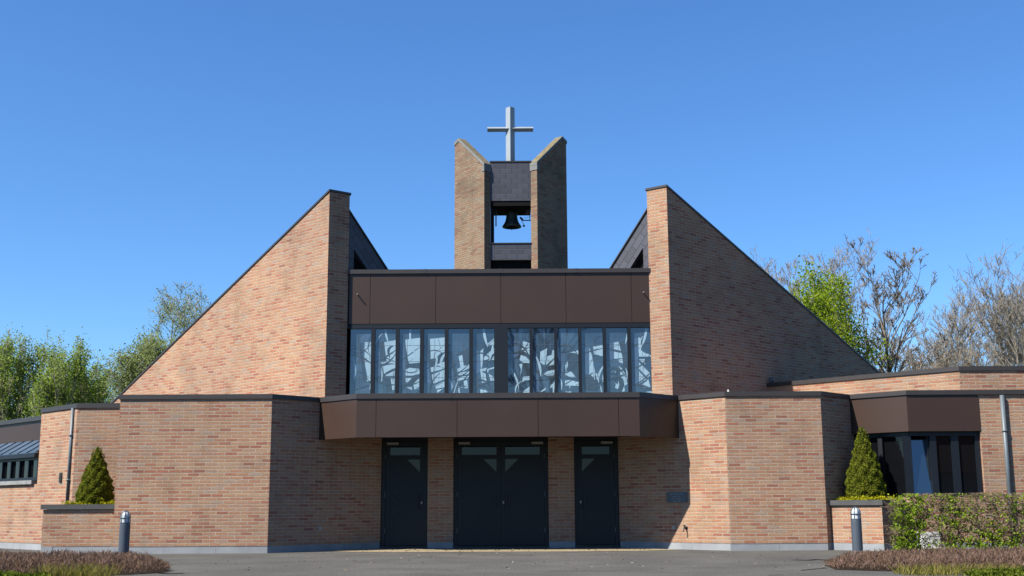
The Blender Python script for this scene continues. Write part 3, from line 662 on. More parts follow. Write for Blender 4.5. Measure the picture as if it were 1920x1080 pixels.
# ------------------------------------------------------------------ right wings
rw = thing('right_side_wing', (9.5, 22.5, 0), 'low brick wing at the right with a corner window under a brown fascia', 'building')
fz0 = 2.12; FX = onY(1837, 780, Wc[1]).x; C2 = (6.43, 22.59)
coping([C2, Wc, (14.5, Wc[1])], parent=rw)
strip(MB(), [C2, Wc], 0, .12, fz0, HB).build('fascia', M['cladding'], rw)
MB().box(Wc[0]+.002, FX, Wc[1], Wc[1]+.12, fz0, HB-.001).build('fascia', M['cladding'], rw)
MB().box(FX, 14.5, Wc[1]+.01, Wc[1]+.4, PL, HB).build('brick_wall', M['brick'], rw)
strip(MB(), [C2, Wc, (FX, Wc[1])], -.01, .35, PL, .93).build('sill_wall', M['brick'], rw)
plinth([C2, Wc, (14.5, Wc[1])], parent=rw)
MB().prism(offset([C2, Wc, (14.5, Wc[1])], -.15)+[(14.5, 26), (7.2, 26)], 2.4, 2.7).build('flat_roof', M['dark'], rw)
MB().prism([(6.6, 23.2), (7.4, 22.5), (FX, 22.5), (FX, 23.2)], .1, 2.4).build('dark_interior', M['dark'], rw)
YW = Wc[1]+.09
win = MB(); win.box(Wc[0]+.02, FX, YW, YW+.06, 2.04, fz0+.01); win.box(Wc[0]+.02, FX, YW, YW+.06, .93, .98)
def wx(px): return onY(px, 870, YW).x
for a, b in ((1697, 1711), (1746, 1758), (1786, 1800), (1831, 1842)): win.box(wx(a), wx(b), YW-.004, YW+.06, .98, 2.04)
strip(win, [(C2[0]+.05, C2[1]+.08), (Wc[0]+.02, Wc[1]+.11)], 0, .06, 2.04, fz0+.01)
for t0, t1 in ((.0, .1), (.44, .52), (.92, 1.0)):
    a_, b_ = Vector((6.49, 22.66)), Vector((Wc[0]+.02, Wc[1]+.11)); p, q = a_.lerp(b_, t0), a_.lerp(b_, t1)
    win.prism([p, q, q+Vector((.05, .05)), p+Vector((.05, .05))], .93, 2.05)
win.build('window_frame', M['frame'], rw)
for a, b in ((1758, 1786), (1800, 1831)): MB().box(wx(a), wx(b), YW+.03, YW+.045, .98, 2.04).build('window_pane', M['darkglass'], rw)
a, b = wx(1711), wx(1747); tl = math.tan(R(9))
MB().slab([(a, YW+.02, .98), (b, YW+.02, .98), (b, YW+.02+1.02*tl, 2.0), (a, YW+.02+1.02*tl, 2.0)], Vector((0, -1, tl)).normalized(), .02).build('open_pane', M['mirrorglass'], rw)
MB().box(b-.04, b-.0, YW+.06, YW+.3, .98, 2.04).build('sash_edge', M['frame'], rw)
a_, b_ = Vector((6.52, 22.72)), Vector((Wc[0]+.05, Wc[1]+.16))
MB().prism([a_, b_, b_+Vector((.01, .01)), a_+Vector((.01, .01))], .95, 2.05).build('window_pane', M['darkglass'], rw)
mb = MB(); rx = onY(1888, 840, Wc[1]-.06).x
mb.tube([(rx, Wc[1]-.02, .1), (rx, Wc[1]-.02, 2.77)], .041, 12)
for z in (.95, 2.1): mb.tube([(rx, Wc[1]-.02, z), (rx, Wc[1]-.02, z+.035)], .049, 12)
tag(mb.build('downpipe', M['pipe'], smooth=True), 'grey downpipe on the brick wall right of the corner window', 'downpipe')
uw = thing('rear_parapet_wall', (9, 23, 0), 'long brick parapet rising behind the right wing roof with dark coping', 'wall')
U0, U1 = (5.35, 25.11), (8.365, 22.10)
strip(MB(), [U0, U1, (15, 22.10)], 0, .3, 2.0, 3.265).build('brick_wall', M['brick'], uw)
coping([U0, U1, (15, 22.10)], 3.262, 3.345, parent=uw)
p = online(1443, 715, PRf, (-dL[0], dL[1])); MB_ = MB(); MB_.tube([(p[1]-.02, p[2]-.10, p[3]), (p[1]+.05, p[2]-.1, p[3]+.02)], .05, 10)
tag(MB_.build('roof_outlet', M['plaque']), 'small blue pipe stub on the parapet end against the dark gable', 'pipe')
p = onY(1365, 731, 22.4); mb = MB(); mb.face([(p.x-.07, 22.33, H-.1), (p.x+.07, 22.33, H-.1), (p.x, 22.4, p.z+.02)]); mb.face([(p.x+.07, 22.33, H-.1), (p.x+.07, 22.47, H-.1), (p.x, 22.4, p.z+.02)]); mb.face([(p.x+.07, 22.47, H-.1), (p.x-.07, 22.47, H-.1), (p.x, 22.4, p.z+.02)]); mb.face([(p.x-.07, 22.47, H-.1), (p.x-.07, 22.33, H-.1), (p.x, 22.4, p.z+.02)])
tag(mb.build('roof_light', M['white']), 'tiny pale pyramid rooflight peeping above the right coping', 'rooflight')
# fittings on the angled entrance walls
dR = (.7071, -.7071)   # from Dr to Ar
def onwall(px, py): return online(px, py, Dr, dR)
def wallbox(name, x0_, x1_, y0_, y1_, mat, label, cat, th=.02):
    m0 = onwall(x0_, (y0_+y1_)/2)[0]; m1 = onwall(x1_, (y0_+y1_)/2)[0]; z0 = onwall((x0_+x1_)/2, y1_)[3]; z1 = onwall((x0_+x1_)/2, y0_)[3]
    f = lambda m, o: (Dr[0]+dR[0]*m-.7071*o, Dr[1]+dR[1]*m-.7071*o)
    mb = MB().prism([f(m0, th), f(m1, th), f(m1, -.005), f(m0, -.005)], z0, z1)
    return mb, f, m0, m1, z0, z1
mb, f, m0, m1, z0, z1 = wallbox('plaque', 1251, 1289, 923, 942, M['plaque'], '', '')
pq = thing('wall_plaque', (*f((m0+m1)/2, 0), z0), 'small blue stone plaque with four engraved lines on the right entrance wall', 'plaque')
mb.build('plate', M['plaque'], pq, bevel=.003)
rows = [[(.12, .29), (.32, .45), (.49, .56), (.60, .74)], [(.26, .49), (.55, .64)], [(.22, .31), (.35, .38), (.43, .64)], [(.26, .40), (.44, .52), (.55, .64)]]
for r, words in enumerate(rows):
    tx = MB(); zc = z1-(z1-z0)*(.2+.22*r); hh = (z1-z0)*.055
    for w0, w1 in words:
        k = w0
        while k < w1-.015:
            ww = random.uniform(.013, .02); a = m0+(m1-m0)*(k+.06); b_ = m0+(m1-m0)*(k+.06+ww)
            tx.prism([f(a, .0225), f(b_, .0225), f(b_, .018), f(a, .018)], zc-hh*random.uniform(.7, 1.1), zc+hh*random.uniform(.7, 1.1)); k += ww+.01
    tx.build('lettering', M['plaque_text'], pq)
mb = wallbox('s', 1260.5, 1267, 985, 993, None, '', '')[0]; tag(mb.build('socket_box', M['closer'], bevel=.004), 'small pale socket box low on the right entrance wall', 'socket box')
q = onwall(1287, 990); tp = Vector((q[1], q[2], q[3])); o45 = Vector((-.7071, -.7071, 0))
mb = MB(); mb.tube([tp, tp+o45*.07], .016, 8); mb.tube([tp+o45*.05, tp+o45*.06+Vector((0, 0, .05))], .012, 8); mb.tube([tp+o45*.07, tp+o45*.1+Vector((0, 0, -.07))], .011, 8); mb.tube([tp+o45*.06+Vector((-.03, 0, .05)), tp+o45*.06+Vector((.03, 0, .05))], .008, 6); mb.tube([tp, tp+o45*.006], .035, 10)
tag(mb.build('garden_tap', M['iron']), 'small metal garden tap low on the sunlit right entrance wall', 'tap')
dLw = (.7071, .7071); q = online(599, 991, A, dLw); f2 = lambda m, o: (A[0]+dLw[0]*m+.7071*o, A[1]+dLw[1]*m-.7071*o)
mb = MB(); mb.prism([f2(q[0]-.04, .02), f2(q[0]+.04, .02), f2(q[0]+.04, -.005), f2(q[0]-.04, -.005)], q[3]-.035, q[3]+.045)
tag(mb.build('socket_box', M['closer'], bevel=.004), 'small grey socket box low on the shaded left entrance wall', 'socket box')
# ------------------------------------------------------------------ planters
def planter(poly, front, label, loc):
    g = thing('brick_planter', loc, label, 'planter')
    MB().prism(poly, PL, .79).build('brick_wall', M['brick'], g)
    plinth(front, parent=g)
    strip(MB(), front, .04, .2, .795, .885).build('planter_cap', M['stone_cap'], g)
    return g
lp = [(-8.66, 22.2), (-7.245, 22.2), (-7.245, 23.095), (-8.48, 23.095), (-8.66, 23.27)]
planter(lp, [(-8.66, 23.2), (-8.66, 22.2), (-7.285, 22.2)], 'brick planter with dark stone cap at the left, against the recessed wall', (-8, 22.6, 0))
rp_ = [(5.79, 21.955), (6.50, 21.24), (7.11, 21.85), (6.43, 22.575)]
planter(rp_, [(5.765, 21.975), (6.50, 21.24), (7.10, 21.84)], 'angled brick planter with grey stone cap at the right, beside the hedge', (6.45, 21.9, 0))
# ------------------------------------------------------------------ foliage helpers
def quads_obj(name, C, U, V, mats, parent=None, extra=None, mi=None):
    """leaf quads: centres C, half axes U, V (n,3)"""
    n = len(C); v = np.empty((n, 4, 3)); v[:, 0] = C-U*.55-V; v[:, 1] = C+U-V*.1; v[:, 2] = C+U*.15+V; v[:, 3] = C-U*.9+V*.25
    o_ = np.array(WLOC.get(parent.name, Vector((0, 0, 0)))) if parent is not None else np.zeros(3)
    me = bpy.data.meshes.new(name); me.vertices.add(n*4); me.vertices.foreach_set('co', (v-o_).reshape(-1))
    me.loops.add(n*4); me.loops.foreach_set('vertex_index', np.arange(n*4, dtype=np.int32))
    me.polygons.add(n); me.polygons.foreach_set('loop_start', np.arange(0, n*4, 4, dtype=np.int32)); me.polygons.foreach_set('loop_total', np.full(n, 4, dtype=np.int32))
    if not isinstance(mats, (list, tuple)): mats = [mats]
    for m in mats: me.materials.append(m)
    if mi is not None: me.polygons.foreach_set('material_index', np.asarray(mi, dtype=np.int32))
    me.update(calc_edges=True); me.validate()
    o = bpy.data.objects.new(name, me); COL.objects.link(o)
    if parent is not None: o.parent = parent
    return o
def randframe(n, size, up=0.0):
    a = rng.normal(size=(n, 3)); a[:, 2] += up; a /= np.linalg.norm(a, axis=1)[:, None]
    b = rng.normal(size=(n, 3)); b -= (a*b).sum(1)[:, None]*a; b /= np.linalg.norm(b, axis=1)[:, None]
    s = (size*rng.uniform(.6, 1.4, n))[:, None]
    return a*s, b*s*.7
def blades_obj(name, base, tip, w, mats, parent=None, mi=None):
    n = len(base); d = tip-base; side = np.cross(d, rng.normal(size=(n, 3))); side /= (np.linalg.norm(side, axis=1)[:, None]+1e-9); side *= w[:, None]
    v = np.empty((n, 4, 3)); v[:, 0] = base-side; v[:, 1] = base+side; v[:, 2] = tip+side*.35; v[:, 3] = tip-side*.35
    me = bpy.data.meshes.new(name); me.vertices.add(n*4); me.vertices.foreach_set('co', v.reshape(-1))
    me.loops.add(n*4); me.loops.foreach_set('vertex_index', np.arange(n*4, dtype=np.int32))
    me.polygons.add(n); me.polygons.foreach_set('loop_start', np.arange(0, n*4, 4, dtype=np.int32)); me.polygons.foreach_set('loop_total', np.full(n, 4, dtype=np.int32))
    if not isinstance(mats, (list, tuple)): mats = [mats]
    for m in mats: me.materials.append(m)
    if mi is not None: me.polygons.foreach_set('material_index', np.asarray(mi, dtype=np.int32))
    me.update(calc_edges=True)
    o = bpy.data.objects.new(name, me); COL.objects.link(o)
    if parent is not None: o.parent = parent
    return o
# clipped box cones
def cone(c, r, z0, z1, label):
    g = thing('box_cone', (c[0], c[1], z0), label, 'topiary', 'clipped box cones in the planters')
    def prof(t): return r*((1-t)**.80)*(1+.16*math.sin(math.pi*min(1, t*1.4))) * (1-.12*max(0, .12-t)/.12)
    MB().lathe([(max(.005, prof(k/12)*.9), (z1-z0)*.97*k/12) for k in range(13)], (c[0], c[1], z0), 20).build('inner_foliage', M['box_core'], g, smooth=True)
    n = 24000; t = 1-np.sqrt(rng.uniform(0, 1, n)); t = t*.985; th = rng.uniform(0, 2*np.pi, n)
    lump = .018*np.sin(th*5+t*17)+.014*np.sin(th*9-t*31)+.012*np.sin(th*3+t*47)
    rad = np.array([prof(x) for x in t])*(1+rng.normal(0, .022, n))+lump-.01*rng.uniform(0, 1, n)+.01
    C = np.stack([c[0]+rad*np.cos(th), c[1]+rad*np.sin(th), z0+(z1-z0)*t+rng.normal(0, .008, n)], 1)
    U, V = randframe(n, .0115); quads_obj('foliage', C, U, V, M['leaf_box'], g)
lc = onY(181, 890, 22.66); cone((lc.x, 22.66), .325, .86, 2.0, 'dark clipped box cone in the left planter, beside the grey downpipe')
rc_ = onY(1620, 870, 22.02); cone((rc_.x, 22.02), .345, .86, 2.26, 'taller paler clipped box cone in the right planter, beside the corner window')
# yellow bedding plants along the planter caps
def bedding(pts, n, z, label):
    P = []; L_ = len(pts)-1
    for k in range(n):
        i = random.randrange(L_); t = random.random(); a, b = pts[i], pts[i+1]
        P.append((a[0]+(b[0]-a[0])*t+random.gauss(0, .05), a[1]+(b[1]-a[1])*t+random.gauss(0, .05), z+abs(random.gauss(0, .03))))
    C = np.array(P); U, V = randframe(len(C), .014, .5)
    o = quads_obj('yellow_bedding', C, U, V, M['leaf_yellow']); tag(o, label, 'flowers', kind='stuff')
bedding([(-8.35, 22.42), (-7.3, 22.42)], 1600, .88, 'yellow low bedding flowers along the left planter cap')
bedding([(5.95, 22.0), (6.5, 21.45), (6.95, 21.88)], 1900, .88, 'yellow low bedding flowers along the right planter cap')
mb = MB(); mb.prism([(-8.62, 22.25), (-7.25, 22.25), (-7.25, 23.08), (-8.48, 23.08), (-8.62, 23.2)], .78, .862); mb.prism([(5.85, 22.0), (6.5, 21.32), (7.02, 21.84), (6.43, 22.53)], .78, .862)
tag(mb.build('planter_soil', M['soil']), 'dark soil filling both planters', 'soil', kind='stuff')
# ------------------------------------------------------------------ bollard lights
def bollard(px, label):
    p = onY(px, 1010, 17.2); x, y = p.x, 17.2
    g = thing('bollard_light', (x, y, 0), label, 'bollard light', 'bollard lights in the heather beds')
    r = .074
    mb = MB(); mb.lathe([(r, -.05), (r, .575), (r*.985, .58), (r*.985, .588), (r, .593), (r, .61), (0, .61)], (x, y, 0), 28); mb.build('post', M['bollard'], g, smooth=False)
    dome = [(r*.86, .61), (r*.86, .69)]+[(r*.86*math.cos(a), .69+r*1.0*math.sin(a)) for a in [math.pi/2*k/8 for k in range(1, 9)]]
    MB().lathe(dome, (x, y, 0), 24).build('lamp_glass', M['bollard_glass'], g, smooth=True)
    cg = MB()
    for k in range(8):
        a = 2*math.pi*k/8+.2; pts = [(x+rr*1.09*math.cos(a), y+rr*1.09*math.sin(a), z+(.006 if z > .69 else 0)) for rr, z in dome]; cg.tube(pts, .0048, 5)
    ring = [(x+r*.97*math.cos(2*math.pi*k/24), y+r*.97*math.sin(2*math.pi*k/24), .675) for k in range(25)]; cg.tube(ring, .006, 5)
    cg.lathe([(.0, .772), (.02, .772), (.02, .778), (0, .78)], (x, y, 0), 10)
    cg.build('cage', M['bollard'], g)
M['bollard_glass'] = plain('lamp_glass', (.72, .78, .82), .25, .6, var=.06)
bollard(233, 'dark grey domed bollard light in the left heather bed'); bollard(1607, 'dark grey domed bollard light at the right, before the angled planter')
# ------------------------------------------------------------------ ground
def sheet(name, poly, z, mat, kind='structure'):
    o = MB().face([(x, y, z) for x, y in poly]).build(name, mat); o['kind'] = kind; return o
sheet('ground', [(-700, -500), (700, -500), (700, 1200), (-700, 1200)], -.02, M['lawn'])
sheet('forecourt', [(-40, -25), (40, -25), (40, 28), (-40, 28)], 0, M['asphalt'])
sheet('sand_strip', [(-3.5, 22.7), (-2.9, 22.1), (-1.8, 21.9), (-.4, 21.86), (1.0, 21.8), (2.3, 21.9), (3.1, 22.4), (2.1, 23.67), (-2.6, 23.67)], .005, M['sand'])
# worn patches and cracks in the paving
mb = MB()
def crack(pts, w):
    for i in range(len(pts)-1):
        a, b = Vector(pts[i]), Vector(pts[i+1]); d = (b-a).normalized(); n = Vector((-d.y, d.x))*w
        mb.face([(a.x-n.x, a.y-n.y, .004), (b.x-n.x, b.y-n.y, .004), (b.x+n.x*.7, b.y+n.y*.7, .004), (a.x+n.x*.7, a.y+n.y*.7, .004)])
def gp(px, py):
    d = ray(px, py); s = -CH/d.z; return (d.x*s, d.y*s)
crack([gp(1488, 1050), gp(1515, 1051), gp(1530, 1049), (gp(1556, 1051))], .05); crack([gp(1502, 1070), gp(1530, 1067), gp(1552, 1065)], .02); crack([gp(300, 1075), gp(320, 1076), gp(345, 1075)], .05); crack([gp(1440, 1079), gp(1470, 1078)], .02)
tag(mb.build('paving_crack', M['dark']), None, None, kind='structure')
n = 420; C = np.stack([rng.uniform(-4.5, 4.5, n), rng.uniform(15.5, 23.2, n)**1.0, np.full(n, .012)], 1); k = rng.uniform(0, 1, n) < .5; C[k, 1] = rng.uniform(22.0, 23.4, k.sum()); C[k, 0] = rng.uniform(-2.8, 2.6, k.sum())
U, V = randframe(n, .024); U[:, 2] *= .2; V[:, 2] *= .3
tag(quads_obj('fallen_leaves', C, U, V, M['litter']), 'dry leaf scraps scattered on the paving before the doors', 'leaves', kind='stuff')
# heather beds
def inside(poly, P):
    x, y = P[:, 0], P[:, 1]; c = np.zeros(len(P), bool); j = len(poly)-1
    for i in range(len(poly)):
        xi, yi = poly[i]; xj, yj = poly[j]
        c ^= ((yi > y) != (yj > y)) & (x < (xj-xi)*(y-yi)/(yj-yi+1e-12)+xi); j = i
    return c
def scatter(poly, n):
    xs_ = [p[0] for p in poly]; ys_ = [p[1] for p in poly]
    P = np.stack([rng.uniform(min(xs_), max(xs_), n*3), rng.uniform(min(ys_), max(ys_), n*3)], 1)
    return P[inside(poly, P)][:n]
def edge_dist(poly, P):
    dm = np.full(len(P), 1e9)
    for i in range(len(poly)):
        a, b = np.array(poly[i]), np.array(poly[(i+1) % len(poly)]); d = b-a; t = np.clip(((P-a)@d)/(d@d), 0, 1); dm = np.minimum(dm, np.linalg.norm(P-(a+t[:, None]*d), axis=1))
    return dm
def heather(poly, n, hmax, label):
    P = scatter(poly, n); ed = edge_dist(poly, P)
    hh = hmax*np.clip(.35+ed/.45, 0, 1)*(.86+.14*np.sin(P[:, 0]*5.3)*np.cos(P[:, 1]*6.1)+.06*np.sin(P[:, 0]*13+P[:, 1]*9))
    base = np.concatenate([P, (hh*rng.uniform(.25, .8, len(P)))[:, None]], 1)
    ln = rng.uniform(.03, .075, len(P)); dr = rng.normal(size=(len(P), 3)); dr[:, 2] = np.abs(dr[:, 2])+.7; dr /= np.linalg.norm(dr, axis=1)[:, None]
    tip = base+dr*ln[:, None]; tip[:, 2] = np.minimum(tip[:, 2], hh*1.12)
    o = blades_obj('heather_bed', base, tip, rng.uniform(.002, .0052, len(P)), M['heather']); tag(o, label, 'heather', kind='stuff')
    sheet_ = MB().face([(x, y, .006) for x, y in poly]).build('bed_soil', M['soil']); sheet_['kind'] = 'structure'
LB = [(-13, 14.75), (-5.3, 14.75), (-4.75, 14.95), (-4.45, 15.4), (-4.5, 15.9), (-4.75, 16.6), (-5.3, 17.35), (-6.5, 17.6), (-13, 17.5)]
RB = [(4.05, 15.3), (4.5, 14.9), (5.2, 14.75), (13, 14.75), (13, 18.0), (6.5, 18.0), (5.0, 17.4), (4.2, 16.4)]
heather(LB, 85000, .27, 'low purple brown heather bed at the left foreground round the bollard')
heather(RB, 95000, .22, 'low rusty brown heather bed at the right foreground below the hedge')
def cover(poly, n, hmax, name, label, mat, size):
    P = scatter(poly, n); ed = edge_dist(poly, P); hh = hmax*np.clip(.5+ed/.2, 0, 1)*(.82+.18*np.sin(P[:, 0]*9)*np.cos(P[:, 1]*7+P[:, 0]*3))
    C = np.concatenate([P, (hh*rng.uniform(.45, 1.0, len(P)))[:, None]], 1); U, V = randframe(len(P), size, .4)
    tag(quads_obj(name, C, U, V, M[mat]), label, 'ground cover', kind='stuff')
cover([(-10, 12.8), (-5.3, 12.8), (-5.05, 13.2), (-5.2, 13.75), (-10, 13.75)], 16000, .135, 'ground_cover', 'bright green low edging plants in front of the left heather', 'cover', .017)
cover([(4.9, 12.8), (11, 12.8), (11, 13.8), (5.1, 13.8)], 18000, .11, 'ground_cover', 'olive green low edging plants in front of the right heather', 'cover', .015)
def tuft(poly, n, hmax, label):
    P = scatter(poly, n); base = np.concatenate([P, np.zeros((len(P), 1))], 1); dr = rng.normal(0, .45, size=(len(P), 3)); dr[:, 2] = 1; tip = base+dr*(hmax*rng.uniform(.5, 1.1, len(P)))[:, None]
    tag(blades_obj('ornamental_grass', base, tip, rng.uniform(.003, .006, len(P)), M['grassblade']), label, 'grass', kind='stuff')
tuft([(-5.6, 13.9), (-4.75, 13.9), (-4.7, 14.5), (-5.5, 14.5)], 700, .17, 'yellow green grass tuft between the left heather and edging')
tuft([(4.5, 13.9), (9.5, 13.9), (9.5, 14.5), (4.5, 14.5)], 2600, .12, 'dry yellow grass fringe before the right heather')
# ------------------------------------------------------------------ trees
class Skel:
    def __init__(s): s.mb = MB(); s.tips = []
def grow(sk, p, d, ln, r, depth, maxd, spread, up, kids, shrink, wig=.18, sides=5):
    n = 7 if depth == 0 else 4 if depth < 2 else 3; pts = [p.copy()]; rad = [r]; q = p.copy(); dd = d.copy()
    for i in range(n):
        wg = wig*(.3 if depth == 0 else .7 if depth == 1 else 1); dd = (dd+Vector((random.gauss(0, wg), random.gauss(0, wg), random.gauss(0, wg*.6)+up*.10))).normalized()
        q = q+dd*(ln/n); pts.append(q.copy()); rad.append(max(.008, r*(1-(i+1)/n*(.88 if depth == 0 else .55 if depth < maxd else .75))))
    sk.mb.tube(pts, rad, sides if depth < 2 else 3, 0, False)
    if depth >= maxd-1:
        for k in range(1, len(pts)): sk.tips.append(pts[k])
    if depth >= maxd: return
    for k in range(kids[min(depth, len(kids)-1)]):
        t = random.uniform(.3, 1.0) if depth else random.uniform(.28, 1.0)
        i = min(n-1, int(t*n)); f_ = t*n-i; bp = pts[i].lerp(pts[i+1], f_); br = rad[i]*(1-f_)+rad[i+1]*f_
        ax = Vector((random.gauss(0, 1), random.gauss(0, 1), random.gauss(0, .35))).normalized()
        nd = (dd*math.cos(spread)+ax*math.sin(spread)*1.0+Vector((0, 0, up*.35))).normalized()
        grow(sk, bp, nd, ln*shrink*random.uniform(.7, 1.2)*(1.15-.45*t if depth == 0 else 1), max(.009, br*.62), depth+1, maxd, spread, up, kids, shrink, wig, sides)
def tree(x, y, h, name, label, group, bark, leaf, nleaf, lsize, maxd=3, spread=.55, up=1.0, kids=(14, 6, 4), trunk=.12, shrink=.5, lean=0., jit=.18, stems=1, droop=0., width=1.0, twigr=None, crown0=None):
    global rng
    random.seed(int(abs(x)*137+y*11+h*29)); rng = np.random.default_rng(int(abs(x)*131+h*17))
    g = thing(name, (x, y, 0), label, 'tree', group)
    sk = Skel()
    for s_ in range(stems):
        a = 2*math.pi*s_/max(1, stems)+random.random(); o = Vector((math.cos(a), math.sin(a), 0))*(.25 if stems > 1 else 0)
        d = Vector((lean+o.x*.5*width, o.y*.5, 1)).normalized()
        grow(sk, Vector((x, y, 0))+o, d, h*.80*random.uniform(.85, 1.03), trunk, 0, maxd, spread, up, kids, shrink)
    # scale the skeleton so that its top reaches the height wanted
    zmax = max(v[2] for v in sk.mb.v); k = h/zmax
    sk.mb.v = [(x+(v[0]-x)*k*width, y+(v[1]-y)*k*width, v[2]*k) for v in sk.mb.v]
    sk.mb.build('trunk', M[bark], g, smooth=True, org=(x, y, 0))
    T = np.array([(x+(t.x-x)*k*width, y+(t.y-y)*k*width, t.z*k) for t in sk.tips])
    if nleaf:
        pick = rng.integers(0, len(T), nleaf); C = T[pick]+rng.normal(0, jit, (nleaf, 3))
        if droop: C[:, 2] -= np.abs(rng.normal(0, droop, nleaf))
        U, V = randframe(nleaf, lsize); quads_obj('crown', C, U, V, M[leaf], g)
    return g
def tx_(px, Y): return (px-960)*Y/2200.
def th_(py, Y, px=960): return onY(px, py, Y).z
GL = 'spring-green trees behind the left wing'
for px, py, Y, lab in [(-20, 625, 50, 'spring-green tree cut by the left edge of the photo'), (22, 612, 49, 'second leafy tree from the left edge, thin upright top'), (62, 614, 51, 'tallest leafy tree in the left row behind the glazed wing'), (98, 628, 47, 'rounder yellow-green tree in the left row above the skylights'), (130, 636, 50, 'leafy tree in the left row above the brick corner'), (160, 645, 48, 'slender leafy tree near the right end of the left row'), (186, 668, 50, 'lowest leafy tree ending the left row beside a gap of sky')]:
    tree(tx_(px, Y), Y, th_(py, Y, px), 'leafy_tree', lab, GL, 'bark', 'leaf_spring', 13000, .036, 3, .42, 1.1, (18, 6, 3), .09, .36, jit=.12, stems=4, width=.8)
tree(tx_(262, 44), 44, th_(604, 44, 262), 'leafy_tree', 'bushy grey-green tree directly left of the sloping gable', None, 'bark', 'leaf_grey', 34000, .036, 3, .6, .8, (18, 7, 4), .10, .46, jit=.15, stems=4, width=.95)
tree(tx_(330, 46), 46, th_(655, 46, 330), 'leafy_tree', 'low green tree rising just behind the left gable slope', None, 'bark', 'leaf_spring', 13000, .034, 3, .6, .9, (14, 6, 4), .11, .5, jit=.22, stems=3)
tree(tx_(330, 50), 50, th_(532, 50, 330), 'birch_tree', 'tall airy birch above the left gable slope', None, 'birch_bark', 'leaf_grey', 16000, .027, 3, .8, .45, (44, 8, 5), .10, .27, jit=.12, droop=.22, width=1.35)
tree(tx_(398, 52), 52, th_(552, 52, 398), 'birch_tree', 'second airy birch half hidden by the left gable slope', None, 'birch_bark', 'leaf_grey', 11000, .026, 3, .8, .45, (40, 8, 5), .10, .25, jit=.10, droop=.2)
# right
tree(tx_(1545, 42), 42, th_(474, 42, 1545), 'leafy_tree', 'bright lime-green tree behind the right gable slope', None, 'bark', 'leaf_bright', 42000, .044, 3, .75, .6, (20, 7, 4), .10, .46, jit=.17, stems=3, width=.66)
tree(tx_(1480, 41), 41, th_(520, 41, 1480), 'leafy_tree', 'smaller lime-green tree hugging the right gable slope', None, 'bark', 'leaf_bright', 16000, .042, 3, .6, .9, (14, 6, 4), .1, .44, jit=.17, stems=2)
GB = 'bare spring trees behind the right wing'
for px, py, Y, lab, kw in [
    (1508, 446, 50, 'bare brown tree rising above the lime-green tree on its left', dict(spread=.7, shrink=.40)),
    (1612, 414, 47, 'tallest bare tree, directly right of the lime-green tree', dict(spread=.7, shrink=.38)),
    (1652, 455, 44, 'thin dark-trunked bare tree beside the tallest bare tree', dict(spread=.65, shrink=.34, bark='bark_dark')),
    (1718, 530, 48, 'first low bare tree above the right parapet, left of the twins', dict(spread=.6, shrink=.48)),
    (1772, 540, 50, 'middle low bare tree above the right parapet', dict(spread=.6, shrink=.45)),
    (1832, 545, 47, 'leaning low bare tree above the right parapet', dict(spread=.65, shrink=.42)),
    (1905, 462, 44, 'large bare tree cut by the right edge of the photo', dict(spread=.62, shrink=.48)),
    (1960, 500, 46, 'outermost bare tree whose twigs enter at the right edge', dict(spread=.62, shrink=.48))]:
    bark = kw.pop('bark', 'bark')
    tree(tx_(px, Y), Y, th_(py, Y, px), 'bare_tree', lab, GB, bark, 'leaf_bud', 5000, .018, 4, kids=(22, 7, 5, 4), trunk=.10, jit=.07, up=.5, **kw)
# bare tree and house across the street, seen mirrored in the church windows
tree(1.9, -12, 15.5, 'bare_tree', 'large bare tree opposite, mirrored in the long window', None, 'bark_dark', 'leaf_bud', 0, .04, 4, .62, .8, (15, 6, 4, 3), .42, .52, width=.8)
hs_ = thing('house', (24, -22, 0), 'brown tiled house opposite, mirrored in the corner window', 'house')
MB().box(17, 31, -30, -18, 0, 2.6).build('wall', M['render_wall'], hs_)
mb = MB(); mb.face([(16.6, -17.6, 2.4), (16.6, -24, 8.2), (31.4, -24, 8.2), (31.4, -17.6, 2.4)]).face([(31.4, -30.4, 2.4), (31.4, -24, 8.2), (16.6, -24, 8.2), (16.6, -30.4, 2.4)]).face([(16.6, -17.6, 2.4), (16.6, -30.4, 2.4), (16.6, -24, 8.2)]).face([(31.4, -17.6, 2.4), (31.4, -24, 8.2), (31.4, -30.4, 2.4)])
mb.build('roof', M['tile_brown'], hs_)
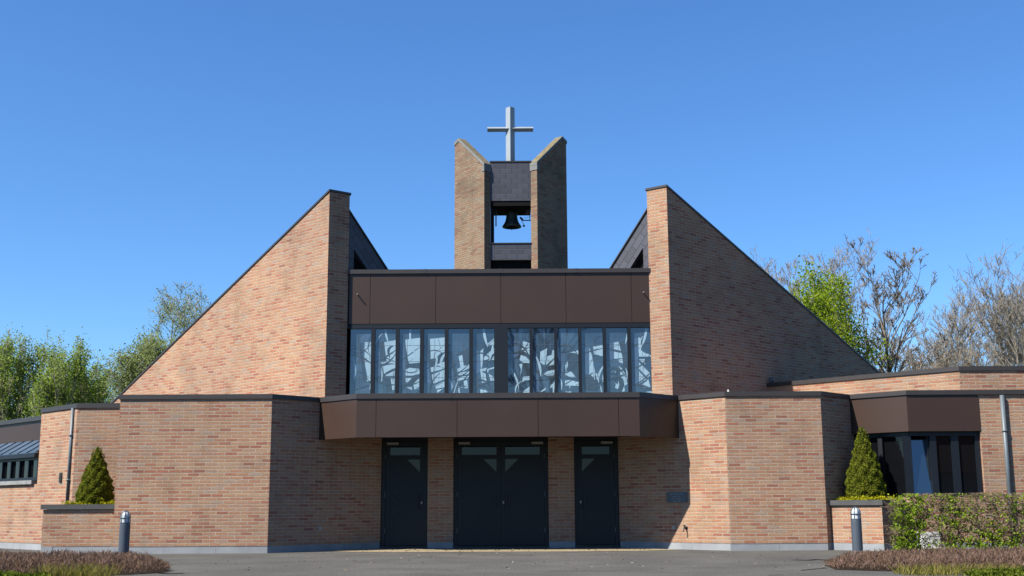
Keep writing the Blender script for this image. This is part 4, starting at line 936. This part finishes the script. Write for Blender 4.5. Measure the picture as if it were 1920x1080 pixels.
# ------------------------------------------------------------------ hornbeam hedge
hx0, hx1, hy0, hy1, hz = onY(1674, 990, 20.3).x, 12.5, 20.05, 20.5, .97
hg = thing('hedge', (9, 20.3, 0), 'see-through hornbeam hedge with fresh green leaves at the right', 'hedge')
mb = MB()
xk = hx0+.12
while xk < hx1:
    p = Vector((xk, 20.27+random.uniform(-.04, .04), 0)); top_ = hz*random.uniform(.85, 1.0)
    pts = [p]; 
    for i in range(5): pts.append(Vector((xk+random.uniform(-.05, .05), p.y+random.uniform(-.05, .05), top_*(i+1)/5)))
    mb.tube(pts, [.017, .015, .013, .010, .008, .005], 5, 0, False)
    for j in range(68):
        t = random.uniform(.08, 1); i = min(4, int(t*5)); b0 = pts[i].lerp(pts[i+1], t*5-i); a = random.uniform(0, 2*math.pi)
        dv = Vector((math.cos(a)*.9, math.sin(a)*.5, random.uniform(.1, .9))).normalized(); L_ = random.uniform(.12, .34)
        e_ = b0+dv*L_; e_.z = min(e_.z, hz+random.uniform(-.02, .03)); m_ = b0.lerp(e_, .5)+Vector((random.uniform(-.03, .03),)*3); 
        mb.tube([b0, m_, e_], [.006, .005, .003], 3, 0, False)
        for q in range(5):
            c0 = b0.lerp(e_, random.uniform(.3, 1)); dv2 = Vector((random.gauss(0, 1), random.gauss(0, .6), random.gauss(.3, .8))).normalized(); e2 = c0+dv2*random.uniform(.05, .14); e2.z = min(e2.z, hz+.02)
            mb.tube([c0, e2], [.0035, .002], 3, 0, False)
    xk += random.uniform(.27, .36)
mb.build('branches', M['twig'], hg, org=(9, 20.3, 0))
p_box = (onY(1724, 1000, 20.3).x, onY(1763, 1000, 20.3).x); n = 60000; X = rng.uniform(hx0, hx1, n); Z = rng.uniform(.02, hz+.01, n); Yh = rng.uniform(hy0, hy1, n)
dens = np.where(X < hx0+.5, .85, .30)*(1-.35*Z/hz)
dens += .55*np.exp(-((Z-.12)/.13)**2)
for cxk, czk, rk in [(hx0+.9, .5, .16), (hx0+.25, .45, .3), (hx0+1.25, .62, .12), (hx0+1.0, .85, .15), (hx0+1.7, .35, .12), (hx0+2.2, .7, .15), (hx0+1.45, .25, .14)]: dens += .5*np.exp(-(((X-cxk)/rk)**2+((Z-czk)/rk)**2))
dens *= (.55+.45*np.sin(X*17+Z*9)*np.cos(Z*21-X*6))
dens *= np.where((X > p_box[0]-.05) & (X < p_box[1]+.03) & (Z < .42), .25, 1)
keep = rng.uniform(0, 1, n) < np.clip(dens, .02, .9); C = np.stack([X, Yh, Z], 1)[keep]; U, V = randframe(len(C), .021); quads_obj('leaves', C, U, V, M['leaf_hedge'], hg)
p0, p1 = onY(1724, 1000, 21.1), onY(1763, 1000, 21.1)
ub = thing('utility_box', ((p0.x+p1.x)/2, 21.1, 0), 'white box half hidden behind the hedge beside the planter', 'utility box')
MB().box(p0.x, p1.x, 21.0, 21.25, 0, .33).build('housing', M['white'], ub, bevel=.02); MB().box(p0.x+.03, p1.x-.03, 20.985, 20.998, .05, .3).build('cover_plate', M['white'], ub, bevel=.005)
sc.cycles.use_denoising = True
sc.cycles.max_bounces = 6
